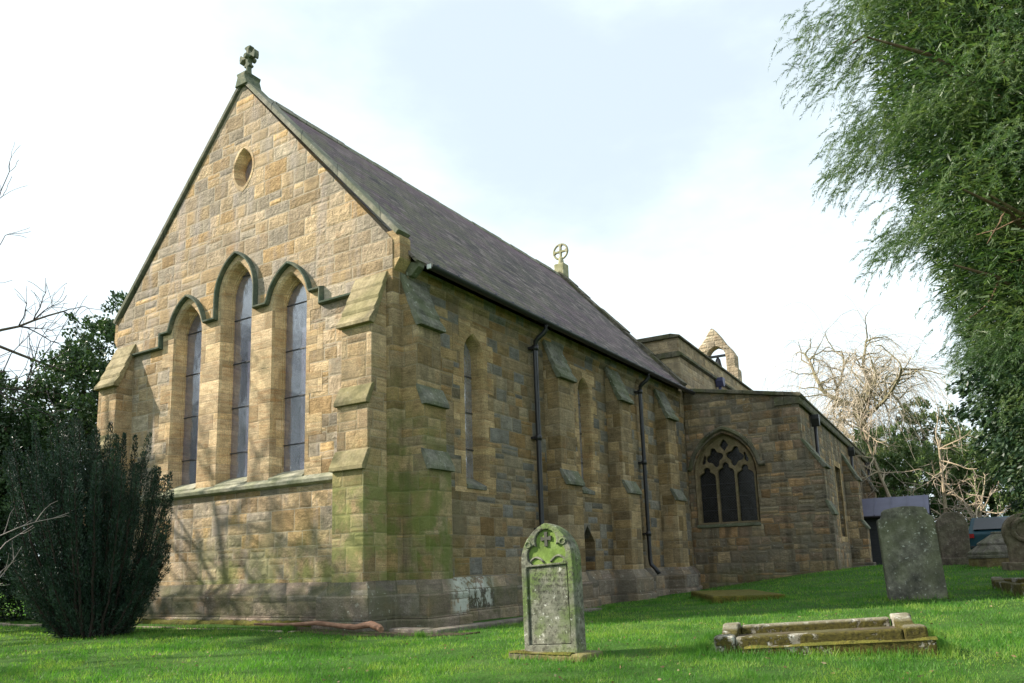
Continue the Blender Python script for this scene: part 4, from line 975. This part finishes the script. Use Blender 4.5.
evergreen('evergreen_tree', 'tall dark evergreen tree with pointed top just left of the gable buttress', 'tree', -10.7, 2.0,
          [(0, 0, 2.4, 2.0, 2.3), (.3, -.2, 4.2, 1.7, 1.7), (.55, -.1, 5.7, 1.05, 1.25), (.75, 0, 6.7, .45, .75), (-.9, -.2, 5.0, 1.0, 1.1), (-.75, -.3, 5.9, .5, .6), (1.2, .2, 4.7, .9, 1.2), (-1.5, 0, 3.6, 1.1, 1.3)], 62000, .11, hollym, rg_, 'evergreens left of the church', (.2, 5))
evergreen('evergreen_tree', 'broad dark evergreen tree at the left edge behind the yew', 'tree', -11.6, -.3,
          [(0, 0, 2.0, 1.7, 2.0), (-.3, 0, 3.7, 1.3, 1.3), (.5, .2, 3.1, 1.0, 1.3), (-1.4, .2, 3.0, 1.3, 1.6), (-.7, -.3, 4.6, .8, .7), (.4, .5, 4.4, .9, .8), (-2.6, 0, 3.2, 1.3, 1.7)], 56000, .10, hollym, rg_, 'evergreens left of the church', (.18, 3.5))
evergreen('hedge', 'low dark hedge in deep shade behind the yew at the left edge', 'hedge', -7.9, .9,
          [(0, 0, .9, .9, 1.3), (-1.1, -.1, .9, .9, 1.4), (-2.2, -.3, .9, 1.0, 1.4), (-3.3, -.5, .9, 1.0, 1.5), (-4.4, -.8, .9, 1.0, 1.5)], 42000, .07, hedgem, rg_, None, (.06, 1.0))

rg3 = np.random.default_rng(5)
evergreen('evergreen_tree', 'dense unseen evergreen, added to reflect dark in the gable glazing and shade the hedge', 'tree', -19.2, -6.6, [(0, 0, 3.2, 2.6, 3.2), (.3, -.2, 6.0, 2.0, 2.4), (1.8, -1.6, 3.4, 2.0, 3.0), (-1.8, 1.6, 3.4, 2.0, 3.0)], 16000, .22, hollym, rg3, None, (.25, 5))  # out of view, added: darkens the lower gable panes and shades the left hedge
evergreen('evergreen_tree', 'tall spreading unseen evergreen, added to darken the low reflection in the gable glazing', 'tree', -22.5, -14.0, [(0, 0, 4.0, 3.4, 4.0), (.3, -.2, 8.0, 2.4, 2.8), (2.6, -2.4, 5.0, 2.8, 4.2), (-2.6, 2.4, 4.4, 2.8, 3.8)], 16000, .28, hollym, rg3, None, (.3, 6))  # also out of view, added as a dark mass for the panes to reflect

# Irish yew: a sheaf of upright shoots fanning out of one foot
def irish_yew():
    rng = np.random.default_rng(3); x, y = -3.62, -2.1; z = g1(x, y)
    o = empty('yew_shrub', (x, y, z)); tag(o, 'dark green upright yew fanning out in front of the gable wall', 'shrub')
    mat = leafmat('yew_needles', (.006, .018, .011), (.017, .040, .024), (.060, .100, .065), .10, 2.6, .42, pw=.5)
    rightv = np.array([.844, .535, 0]); fw = np.array([-.53, .848, 0])
    V = []; wood = []
    for i in range(96):
        a = i * 2.39996 + rng.normal() * .15; q = ((i + .5) / 96) ** .5
        dx, dy = q * np.cos(a), q * np.sin(a)
        topx = dx * 1.24 - .14 + rng.normal() * .04; topy = dy * .85
        hh = 2.80 - .50 * q ** 2 + rng.normal() * .20
        if dx > .6: hh -= .25
        if q > .75 and rng.random() < .35: hh *= rng.uniform(.35, .75)
        b0 = rightv * dx * .42 + fw * dy * .34
        tip = rightv * topx + fw * topy + np.array([0, 0, hh])
        mid = b0 * .35 + (rightv * topx * 1.0 + fw * topy) * .65 + np.array([0, 0, hh * .40])
        t = np.linspace(0, 1, 9)[:, None]; P = (1 - t) ** 2 * b0 + 2 * t * (1 - t) * mid + t ** 2 * tip + rng.normal(size=(9, 3)) * .012
        wood.append((P, np.linspace(.022, .003, 9)))
        n = 1700; tt = rng.uniform(.0 if q > .3 else .2, 1, n) ** .80 * 8; k = np.minimum(tt.astype(int), 7); f = (tt - k)[:, None]
        C = P[k] * (1 - f) + P[k + 1] * f; T = unit(P[k + 1] - P[k]); u = tt / 8
        prof = np.where(u > .80, np.sqrt(np.clip((1 - u) / .20, 0, 1)), 1.0) * (.75 + .25 * np.sin(u * 23 + i))
        rad = rng.uniform(.085, .135) * prof * rng.random(n) ** .35
        side = unit(np.cross(T, rvec(n)))
        B = C + side * rad[:, None]; D = T * .9 + side * .55 + rng.normal(size=(n, 3)) * .25
        V.append(leaves(B, D, .040 * rng.uniform(.7, 1.3, n), .012))
    mesh_np('foliage', np.concatenate(V), 4, mat, o); mesh_np('stems', tube_np(wood, 4), 4, plain('dark_yew_stem', (.035, .025, .02), .85, 0, .2), o)
irish_yew()

def twiggy_shrub():
    rng = np.random.default_rng(9); x, y = -3.0, -4.35; z = g1(x, y)
    o = empty('bare_shrub', (x, y, z)); tag(o, 'thin leafless twigs in front of the yew at the left edge', 'shrub')
    L_ = []
    rightv = np.array([.844, .535, 0])
    for i in range(7):
        d = rightv * rng.uniform(.35, 1.0) + np.array([-.53, .848, 0]) * rng.uniform(-.5, .5) + np.array([0, 0, rng.uniform(.25, 1.0)])
        P, Rr, de = wander((rng.normal() * .1, rng.normal() * .1, rng.uniform(0, 1.1)), d, rng.uniform(.8, 1.5), 8, .009, .003, rng, .16, .02); L_.append((P, Rr))
        for k in range(3, 8):
            if rng.random() < .75:
                dd = unit((P[k] - P[k - 1])[None])[0] + rng.normal(size=3) * .6; Q, Rq, _ = wander(P[k], dd, rng.uniform(.15, .4), 4, .0045, .002, rng, .2); L_.append((Q, Rq))
    L_.append((np.array([(0, 0, -.1), (.02, 0, .6), (0, .02, 1.2)]), np.array([.03, .025, .012])))
    mesh_np('stems', tube_np(L_, 5), 4, plain('pale_twigs', (.30, .24, .22), .7, 0, .3, .2), o)
twiggy_shrub()

# the big conifer at the right
def conifer():
    rng = np.random.default_rng(14); x, y = 8.65, 4.9; z = g1(x, y)
    o = empty('conifer_tree', (x, y, z)); tag(o, 'tall conifer with drooping feathery sprays filling the upper right corner', 'tree')
    mat = leafmat('conifer_spray', (.026, .060, .026), (.070, .125, .048), (.17, .225, .10), .38, 1.5, .45, pw=.55)
    prof_z = np.array([.9, 1.5, 2.3, 3.3, 4.4, 5.6, 6.8, 8.2, 10., 12.5, 15.]); prof_r = np.array([.95, 1.35, 1.75, 2.10, 2.55, 2.95, 3.2, 3.4, 3.4, 2.4, .2])
    nb = 420; bz = 1.2 + 13.0 * rng.random(nb) ** 1.1; ba = rng.uniform(0, 2 * np.pi, nb); br = rng.uniform(.72, 1.10, nb) * (1 + .10 * np.sin(ba * 5 + bz * 1.9))
    R0 = np.interp(bz, prof_z, prof_r) * br
    gap = (np.abs(np.mod(ba + np.pi / 2 + .05 + np.pi, 2 * np.pi) - np.pi) < .75) & (bz > 4.6) & (bz < 8.4) & (rng.random(nb) < .72); R0 = np.where(gap, R0 * .62, R0)
    N_ = 25000; k = rng.integers(0, nb, N_); t = rng.random(N_) ** .6
    rad = R0[k] * (.38 + .62 * t); wd = .16 + .20 * np.sin(np.pi * np.clip(t, 0, 1)) + .05
    Ob = np.stack([np.cos(ba), np.sin(ba), np.zeros(nb)], 1)[k]; Sb = np.stack([-np.sin(ba), np.cos(ba), np.zeros(nb)], 1)[k]
    P = Ob * rad[:, None] + Sb * (rng.normal(size=N_) * wd * 1.25)[:, None]
    P[:, 2] = bz[k] + .30 * np.sin(t * 2.2) - .42 * t ** 2 + rng.normal(size=N_) * .13
    O = unit(Ob + Sb * (rng.normal(size=N_) * .55)[:, None])
    low = P[:, 2] < 3.2; M_ = 42
    ln = np.where(low, .22, .34) * rng.uniform(.55, 1.25, N_)
    tan = unit(O + rng.normal(size=(N_, 3)) * .30 + np.array([0, 0, .02])); drop = rng.uniform(.25, 1.15, N_)
    tt = rng.random((N_, M_))
    C = P[:, None] + tan[:, None] * (ln[:, None] * tt)[:, :, None]; C[:, :, 2] -= (ln * drop)[:, None] * tt ** 2
    Tn = np.repeat(tan[:, None], M_, 1); Tn[:, :, 2] -= 2 * drop[:, None] * tt
    pl = unit(np.cross(tan, np.array([0, 0, 1.0]) + rng.normal(size=(N_, 3)) * .5))[:, None] * rng.choice([-1, 1], (N_, M_))[:, :, None]
    D = unit(Tn) * .85 + pl * .50 + rng.normal(size=(N_, M_, 3)) * .22
    B = (C + rng.normal(size=C.shape) * .008).reshape(-1, 3); D = D.reshape(-1, 3); n = len(B)
    V = needles(B, D, np.repeat(ln * .22, M_) * rng.uniform(.6, 1.3, n), .0095)
    mesh_np('foliage', V, 3, mat, o)
    # inner, denser needles carried nearer the trunk
    n = 150000; zi = 1.0 + 12 * rng.random(n); ai = rng.uniform(0, 2 * np.pi, n); ri = np.interp(zi, prof_z, prof_r) * (.22 + .50 * rng.random(n))
    Pi = np.stack([ri * np.cos(ai), ri * np.sin(ai), zi], 1); Oi = np.stack([np.cos(ai), np.sin(ai), -.3 * np.ones(n)], 1)
    mesh_np('inner_foliage', needles(Pi, Oi + rng.normal(size=(n, 3)) * .6, .20, .035), 3, mat, o)
    # lower skirt of broader dark leaves
    n = 26000; zi = .15 + 2.9 * rng.random(n); ai = rng.uniform(0, 2 * np.pi, n)
    cl = np.sin(ai * 9 + np.floor(zi * 3.2) * 2.1) * .10 + np.sin(zi * 13 + ai * 4) * .07
    ri = np.interp(zi, [0, .6, 1.3, 2.2, 3.2], [.75, 1.0, 1.3, 1.7, 2.0]) * (.86 + cl) + rng.normal(size=n) * .06
    Pi = np.stack([ri * np.cos(ai), ri * np.sin(ai), zi], 1); Oi = np.stack([np.cos(ai), np.sin(ai), -.6 * np.ones(n)], 1)
    mesh_np('skirt_foliage', leaves(Pi, Oi + rng.normal(size=(n, 3)) * .5, .085, .038), 4, leafmat('dark_conifer_leaf', (.010, .026, .013), (.022, .050, .024), (.05, .085, .04), .15, 1.4, .45), o)
    # trunk and boughs
    lists = [(np.array([(0, 0, -.3), (.05, 0, 4), (0, .05, 9), (0, 0, 14.6)]), np.array([.34, .27, .17, .03]))]
    for i in range(46):
        b_ = bz[i]; r = R0[i] * .78; c_, s_ = np.cos(ba[i]), np.sin(ba[i])
        lists.append((np.array([(0, 0, b_ - .3), (c_ * r * .4, s_ * r * .4, b_ + .1), (c_ * r * .75, s_ * r * .75, b_ + .05), (c_ * r, s_ * r, b_ - .15)]), np.array([.05, .035, .022, .008])))
    for i in range(16):
        a = -np.pi / 2 + rng.uniform(-.95, .75); b_ = rng.uniform(4.2, 8.2); r = np.interp(b_, prof_z, prof_r) * rng.uniform(.80, .98); c_, s_ = np.cos(a), np.sin(a)
        Q = np.array([(0, 0, b_ - .9), (c_ * r * .45, s_ * r * .45, b_ - .45), (c_ * r * .75 + .1, s_ * r * .75, b_ - .15), (c_ * r, s_ * r, b_ + .05)]); lists.append((Q, np.array([.055, .04, .028, .012])))
        for j in (1, 2):
            d2 = np.array([c_, s_, 0]) * .3 + rng.normal(size=3) * .5; U, R4, _e = wander(Q[j], d2, rng.uniform(.5, 1.1), 5, .016, .005, rng, .15); lists.append((U, R4))
    mesh_np('trunk', tube_np(lists, 7), 4, weather('reddish_bark', (.16, .10, .065), (.08, .05, .035), (.27, .19, .13), (.12, .10, .05), .2, 6, .01, white=.1), o)
conifer()

# weeping tree behind the aisle
def weeping_tree():
    rng = np.random.default_rng(31); x, y = 2.2, 31.4; z = g1(x, y)
    o = empty('weeping_tree', (x, y, z)); tag(o, 'leafless weeping tree with contorted limbs and hanging twigs above the aisle parapet', 'tree')
    thick, thin = [], []
    trunk, Rr, d = wander((0, 0, -.3), (.02, 0, 1), 8.0, 8, .34, .22, rng, .05); thick.append((trunk, Rr))
    rightv = np.array([.844, .535, 0]); fw = np.array([-.53, .848, 0]); tips = []
    for i in range(13):
        a = 2 * np.pi * i / 13 + rng.normal() * .2; h = rng.integers(4, 9); el = rng.uniform(.1, 1.0)
        d0 = rightv * np.cos(a) + fw * np.sin(a) + np.array([0, 0, el]); p = trunk[h]
        P, R2, de = wander(p, d0, rng.uniform(3.2, 4.8), 10, .13, .05, rng, .30, .02); thick.append((P, R2))
        for k in range(3, 11):
            for _ in range(2):
                dd = unit((P[k] - P[k - 1])[None])[0] * .6 + rng.normal(size=3) * .6 + np.array([0, 0, .35]); Q, R3, e3 = wander(P[k], dd, rng.uniform(.8, 1.9), 7, .045, .016, rng, .30, .0); thick.append((Q, R3))
                tips += [(Q[j], Q[j] - Q[j - 1]) for j in (2, 3, 4, 5, 6, 7)]
    for p, d0 in tips:
        for _ in range(1 + int(rng.random() < .35)):
            d1 = unit(d0[None])[0] * .7 + rng.normal(size=3) * .5 + np.array([0, 0, .25])
            Q, R3, _e = wander(p, d1, rng.uniform(1.0, 4.2), 7, .010, .005, rng, .12, -.36); thin.append((Q, R3))
    mesh_np('trunk', tube_np(thick, 6), 4, weather('mossy_limb_bark', (.20, .17, .105), (.10, .085, .055), (.30, .26, .18), (.17, .17, .07), .4, 5, .008, white=.1), o); mesh_np('branches', tube_np(thin, 3), 4, plain('straw_twigs', (.46, .39, .30), .8, 0, .2, .2), o)
    n = 9000; t = rng.random(n); aa = rng.uniform(0, 2 * np.pi, n); r = .26 + .22 * rng.random(n) * (1.2 - t)
    B = np.stack([np.interp(t * 6, trunk[:, 2], trunk[:, 0]) + r * np.cos(aa), np.interp(t * 6, trunk[:, 2], trunk[:, 1]) + r * np.sin(aa), t * 6], 1)
    mesh_np('ivy', leaves(B, rvec(n) + np.array([0, 0, -.5]), .12, .09), 4, hollym, o)
weeping_tree()

bgm = leafmat('background_evergreen_leaf', (.045, .085, .035), (.11, .165, .07), (.27, .30, .17), .45, .7, .4)
rg2 = np.random.default_rng(8)
evergreen('background_evergreen', 'glossy evergreen rising behind the porch roof, nearest the aisle wall', 'tree', 2.9, 30.0, [(0, 0, 2.2, 1.8, 2.4), (-.3, 0, 4.3, 1.4, 1.6), (.8, 0, 3.4, 1.3, 1.7), (-1.4, .3, 2.4, 1.4, 2.2)], 26000, .16, bgm, rg2, 'evergreens behind the churchyard', (.2, 4))
evergreen('background_evergreen', 'taller grey green evergreen in the gap between the weeping tree and the conifer', 'tree', 4.4, 33.5, [(0, 0, 2.6, 2.0, 2.8), (.2, 0, 5.2, 1.3, 1.7), (-.4, .2, 6.6, .7, .9), (1.2, 0, 3.8, 1.2, 1.8)], 24000, .16, bgm, rg2, 'evergreens behind the churchyard', (.2, 4))
evergreen('background_evergreen', 'rounded evergreen behind the pale saplings and the round topped headstone', 'tree', 6.6, 31.0, [(0, 0, 2.0, 1.8, 2.2), (1.0, 0, 3.2, 1.4, 1.7), (-.8, 0, 3.5, 1.2, 1.6), (.3, 0, 4.6, .9, 1.0)], 24000, .15, bgm, rg2, 'evergreens behind the churchyard', (.2, 4))
evergreen('background_evergreen', 'shaded evergreen behind the parked car under the conifer', 'tree', 9.4, 30.0, [(0, 0, 2.0, 2.0, 2.2), (1.2, 0, 3.6, 1.6, 2.0), (-.9, 0, 3.4, 1.3, 1.7), (2.6, 0, 2.4, 1.8, 2.4)], 24000, .16, bgm, rg2, 'evergreens behind the churchyard', (.2, 4))
def sapling(x, y, h, lean, label, seed):
    rng = np.random.default_rng(seed); z = g1(x, y); o = empty('sapling', (x, y, z)); tag(o, label, 'tree', 'pale saplings at the back of the churchyard')
    P, Rr, d = wander((0, 0, -.2), lean, h, 10, .10, .03, rng, .05); L_ = [(P, Rr)]; T_ = []
    for k in range(2, 11):
        for _ in range(3):
            dd = rng.normal(size=3) * .8 + np.array([0, 0, .45]); Q, R3, _e = wander(P[k], dd, rng.uniform(.7, 1.9), 7, .03, .010, rng, .16, .02); L_.append((Q, R3))
            for j in (2, 3, 4, 5, 6):
                dd = unit((Q[j] - Q[j - 1])[None])[0] + rng.normal(size=3) * .6; U, R4, _e = wander(Q[j], dd, rng.uniform(.3, .9), 4, .010, .005, rng, .2); T_.append((U, R4))
    mesh_np('trunk', tube_np(L_, 6), 4, palebark, o); mesh_np('branches', tube_np(T_, 3), 4, twig, o)
sapling(4.35, 25.0, 5.6, (-.30, -.1, 1), 'tall slim pale sapling leaning left behind the porch', 41)
sapling(5.05, 25.6, 4.4, (.02, 0, 1), 'straight pale sapling right of the leaning one', 42)
sapling(5.6, 24.6, 2.6, (.35, .1, .9), 'low pale sapling forking to the right over the pyramid tomb', 43)

# parked car, half hidden between headstones
def car():
    x, y = 7.0, 24.5; z = g1(x, y)
    o = empty('parked_car', (x, y, z), R_(82)); tag(o, 'dark teal parked car half hidden between the headstones', 'car')
    paint = plain('teal_paint', (.010, .042, .058), .55, 0, .3, .1); gl = plain('car_glass', (.012, .015, .02), .3, 0, .4, .1); rub = plain('tyre', (.02, .02, .02), .8)
    side = [(-2.0, .3), (2.0, .3), (2.05, .62), (1.95, .82), (1.15, .92), (.55, 1.36), (-1.2, 1.40), (-1.85, .98), (-2.05, .85)]
    bd = MB().prism(side, -.82, .82, lambda a, z_, d: (a, d, z_)).build('body', paint, o, .07, 3)
    for s in (-1, 1): MB().prism([(.45, .95), (.95, .95), (.48, 1.28), (-1.15, 1.30), (-1.55, .98)], s * .815, s * .828, lambda a, z_, d: (a, d, z_)).build('window', gl, o)
    MB().prism([(-1.98, .98), (-1.86, .98), (-1.30, 1.34), (-1.34, 1.38)], -.65, .65, lambda a, z_, d: (a, d, z_)).build('window', gl, o)
    for a in (-1.3, 1.3):
        for s in (-1, 1):
            w = MB().tube([(a, s * .70, .31), (a, s * .84, .31)], .31, 18).build('wheel', rub, o); MB().tube([(a, s * .842, .31), (a, s * .85, .31)], .19, 12).build('rim', M['lead'], w)
    for s in (-1, 1): MB().box(-2.09, -2.03, s * .72 - .1, s * .72 + .1, .70, .84).build('tail_light', plain('red_lens', (.25, .01, .01), .2), o)
    MB().box(-2.09, -2.065, -.26, .26, .48, .60).build('number_plate', plain('plate_white', (.7, .7, .65), .4), o)
    MB().box(-2.10, -2.03, -.75, .75, .36, .44).build('bumper', rub, o, .02)
car()

# ------------------------------------------------------------------ grass
def grass():
    rng = np.random.default_rng(77); n = 420000
    r = 4.6 * (60 / 4.6) ** (rng.random(n) ** 1.35); th = rng.uniform(-40, 40, n) * np.pi / 180
    f2 = np.array([CR[2][0], CR[2][1]]); f2 /= np.linalg.norm(f2); r2 = np.array([f2[1], -f2[0]])
    X = CP.x + r * (np.cos(th) * f2[0] + np.sin(th) * r2[0]); Y = CP.y + r * (np.cos(th) * f2[1] + np.sin(th) * r2[1])
    def out(x0, x1, y0, y1): return ~((X > x0) & (X < x1) & (Y > y0) & (Y < y1))
    keep = out(-7.3, .62, -.62, 12) & out(-10.3, -1.1, -1.0, .5) & out(-1.2, .75, -.80, .3) & out(-7.3, 3.6, 11.8, 29) & out(.5, 1.22, -.6, 4.2) & out(3.5, 4.15, -2.46, -2.12) & out(3, 5.6, 21.6, 23.6)
    def rot(cx, cy, a, hx, hy):
        c_, s_ = math.cos(a), math.sin(a); u = (X - cx) * c_ + (Y - cy) * s_; v = -(X - cx) * s_ + (Y - cy) * c_; return ~((abs(u) < hx) & (abs(v) < hy))
    keep &= rot(5.72, -1.10, R_(13), .88, .60) & rot(2.95, 5.7, R_(28), .62, 1.3) & rot(7.62, 4.35, R_(12), .5, 1.0) & rot(6.03, 3.55, R_(14), .42, .08) & rot(6.95, 11.05, R_(28), .46, .4)
    pn = np.sin(X * 1.7 + 1.3 * np.sin(Y * 1.1)) * np.sin(Y * 2.3 + np.sin(X * .9)) + .5 * np.sin(X * 4.1 + Y * 3.3)
    bare = np.sin(X * 2.9 + 1.7 * np.sin(Y * 1.9 + 1)) * np.sin(Y * 3.4 + 1.3 * np.sin(X * 2.3)); keep &= rng.random(n) < np.clip(.82 + .25 * pn, .35, 1) * np.where(bare > .80, .25, 1)
    X, Y, r, pn = X[keep], Y[keep], r[keep], pn[keep]; n = len(X)
    B = np.stack([X, Y, gz(X, Y) - .004], 1); D = rng.normal(size=(n, 3)) * .48; D[:, 2] = 1
    tuft = np.clip(np.sin(X * 6.3 + 2 * np.sin(Y * 2.9)) * np.sin(Y * 7.1 + 2 * np.sin(X * 3.7)) - .35, 0, 1)
    hgt = (.026 + .026 * rng.random(n) + .012 * pn + .075 * tuft * rng.random(n)) * np.interp(r, [5, 12, 30], [1, 1.0, 1.2]); hgt = np.maximum(hgt, .018)
    mat = leafmat('grass_blade', (.038, .125, .016), (.085, .225, .030), (.26, .35, .075), .48, 1.6, .55, pw=.55)
    V = needles(B, D, hgt, np.interp(r, [5, 10, 20, 50], [.0048, .008, .016, .04]))
    o = mesh_np('grass', V, 3, mat); o['kind'] = 'stuff'
    E_ = []
    def edge(cx, cy, a, hx, hy, m):
        t = rng.uniform(-1, 1, m); sd2 = rng.integers(0, 4, m); u = np.where(sd2 < 2, t * hx, np.where(sd2 == 2, hx, -hx)); v = np.where(sd2 >= 2, t * hy, np.where(sd2 == 0, hy, -hy))
        u = u + rng.normal(size=m) * .02; v = v + rng.normal(size=m) * .02; c_, s_ = math.cos(a), math.sin(a); E_.append(np.stack([cx + u * c_ - v * s_, cy + u * s_ + v * c_], 1))
    edge(5.72, -1.10, R_(13), .95, .64, 2600); edge(3.80, -2.30, R_(-2), .42, .22, 260); edge(2.95, 5.7, R_(28), .6, 1.27, 1500); edge(6.08, 3.55, R_(16), .37, .09, 500); edge(-5.6, -.95, 0, 4.6, .07, 2600); edge(7.62, 4.35, R_(12), .55, 1.02, 900); edge(1.25, 1.6, 0, .05, 2.6, 900)
    E_ = np.concatenate(E_); n = len(E_); Bt = np.stack([E_[:, 0], E_[:, 1], gz(E_[:, 0], E_[:, 1]) - .004], 1); Dt = rng.normal(size=(n, 3)) * .35; Dt[:, 2] = 1
    o = mesh_np('grass', needles(Bt, Dt, rng.uniform(.04, .11, n), .006), 3, mat); o['kind'] = 'stuff'
    n = 2200; k = rng.integers(0, len(B), n); Bl = B[k] + np.array([0, 0, .012])
    D = rng.normal(size=(n, 3)); D[:, 2] *= .25
    o = mesh_np('leaf_litter', leaves(Bl, D, .035 * rng.uniform(.5, 1.4, n), .018), 4, leafmat('dead_leaf', (.10, .06, .03), (.20, .12, .06), (.34, .27, .18), .1, 2, .7)); o['kind'] = 'stuff'
grass()
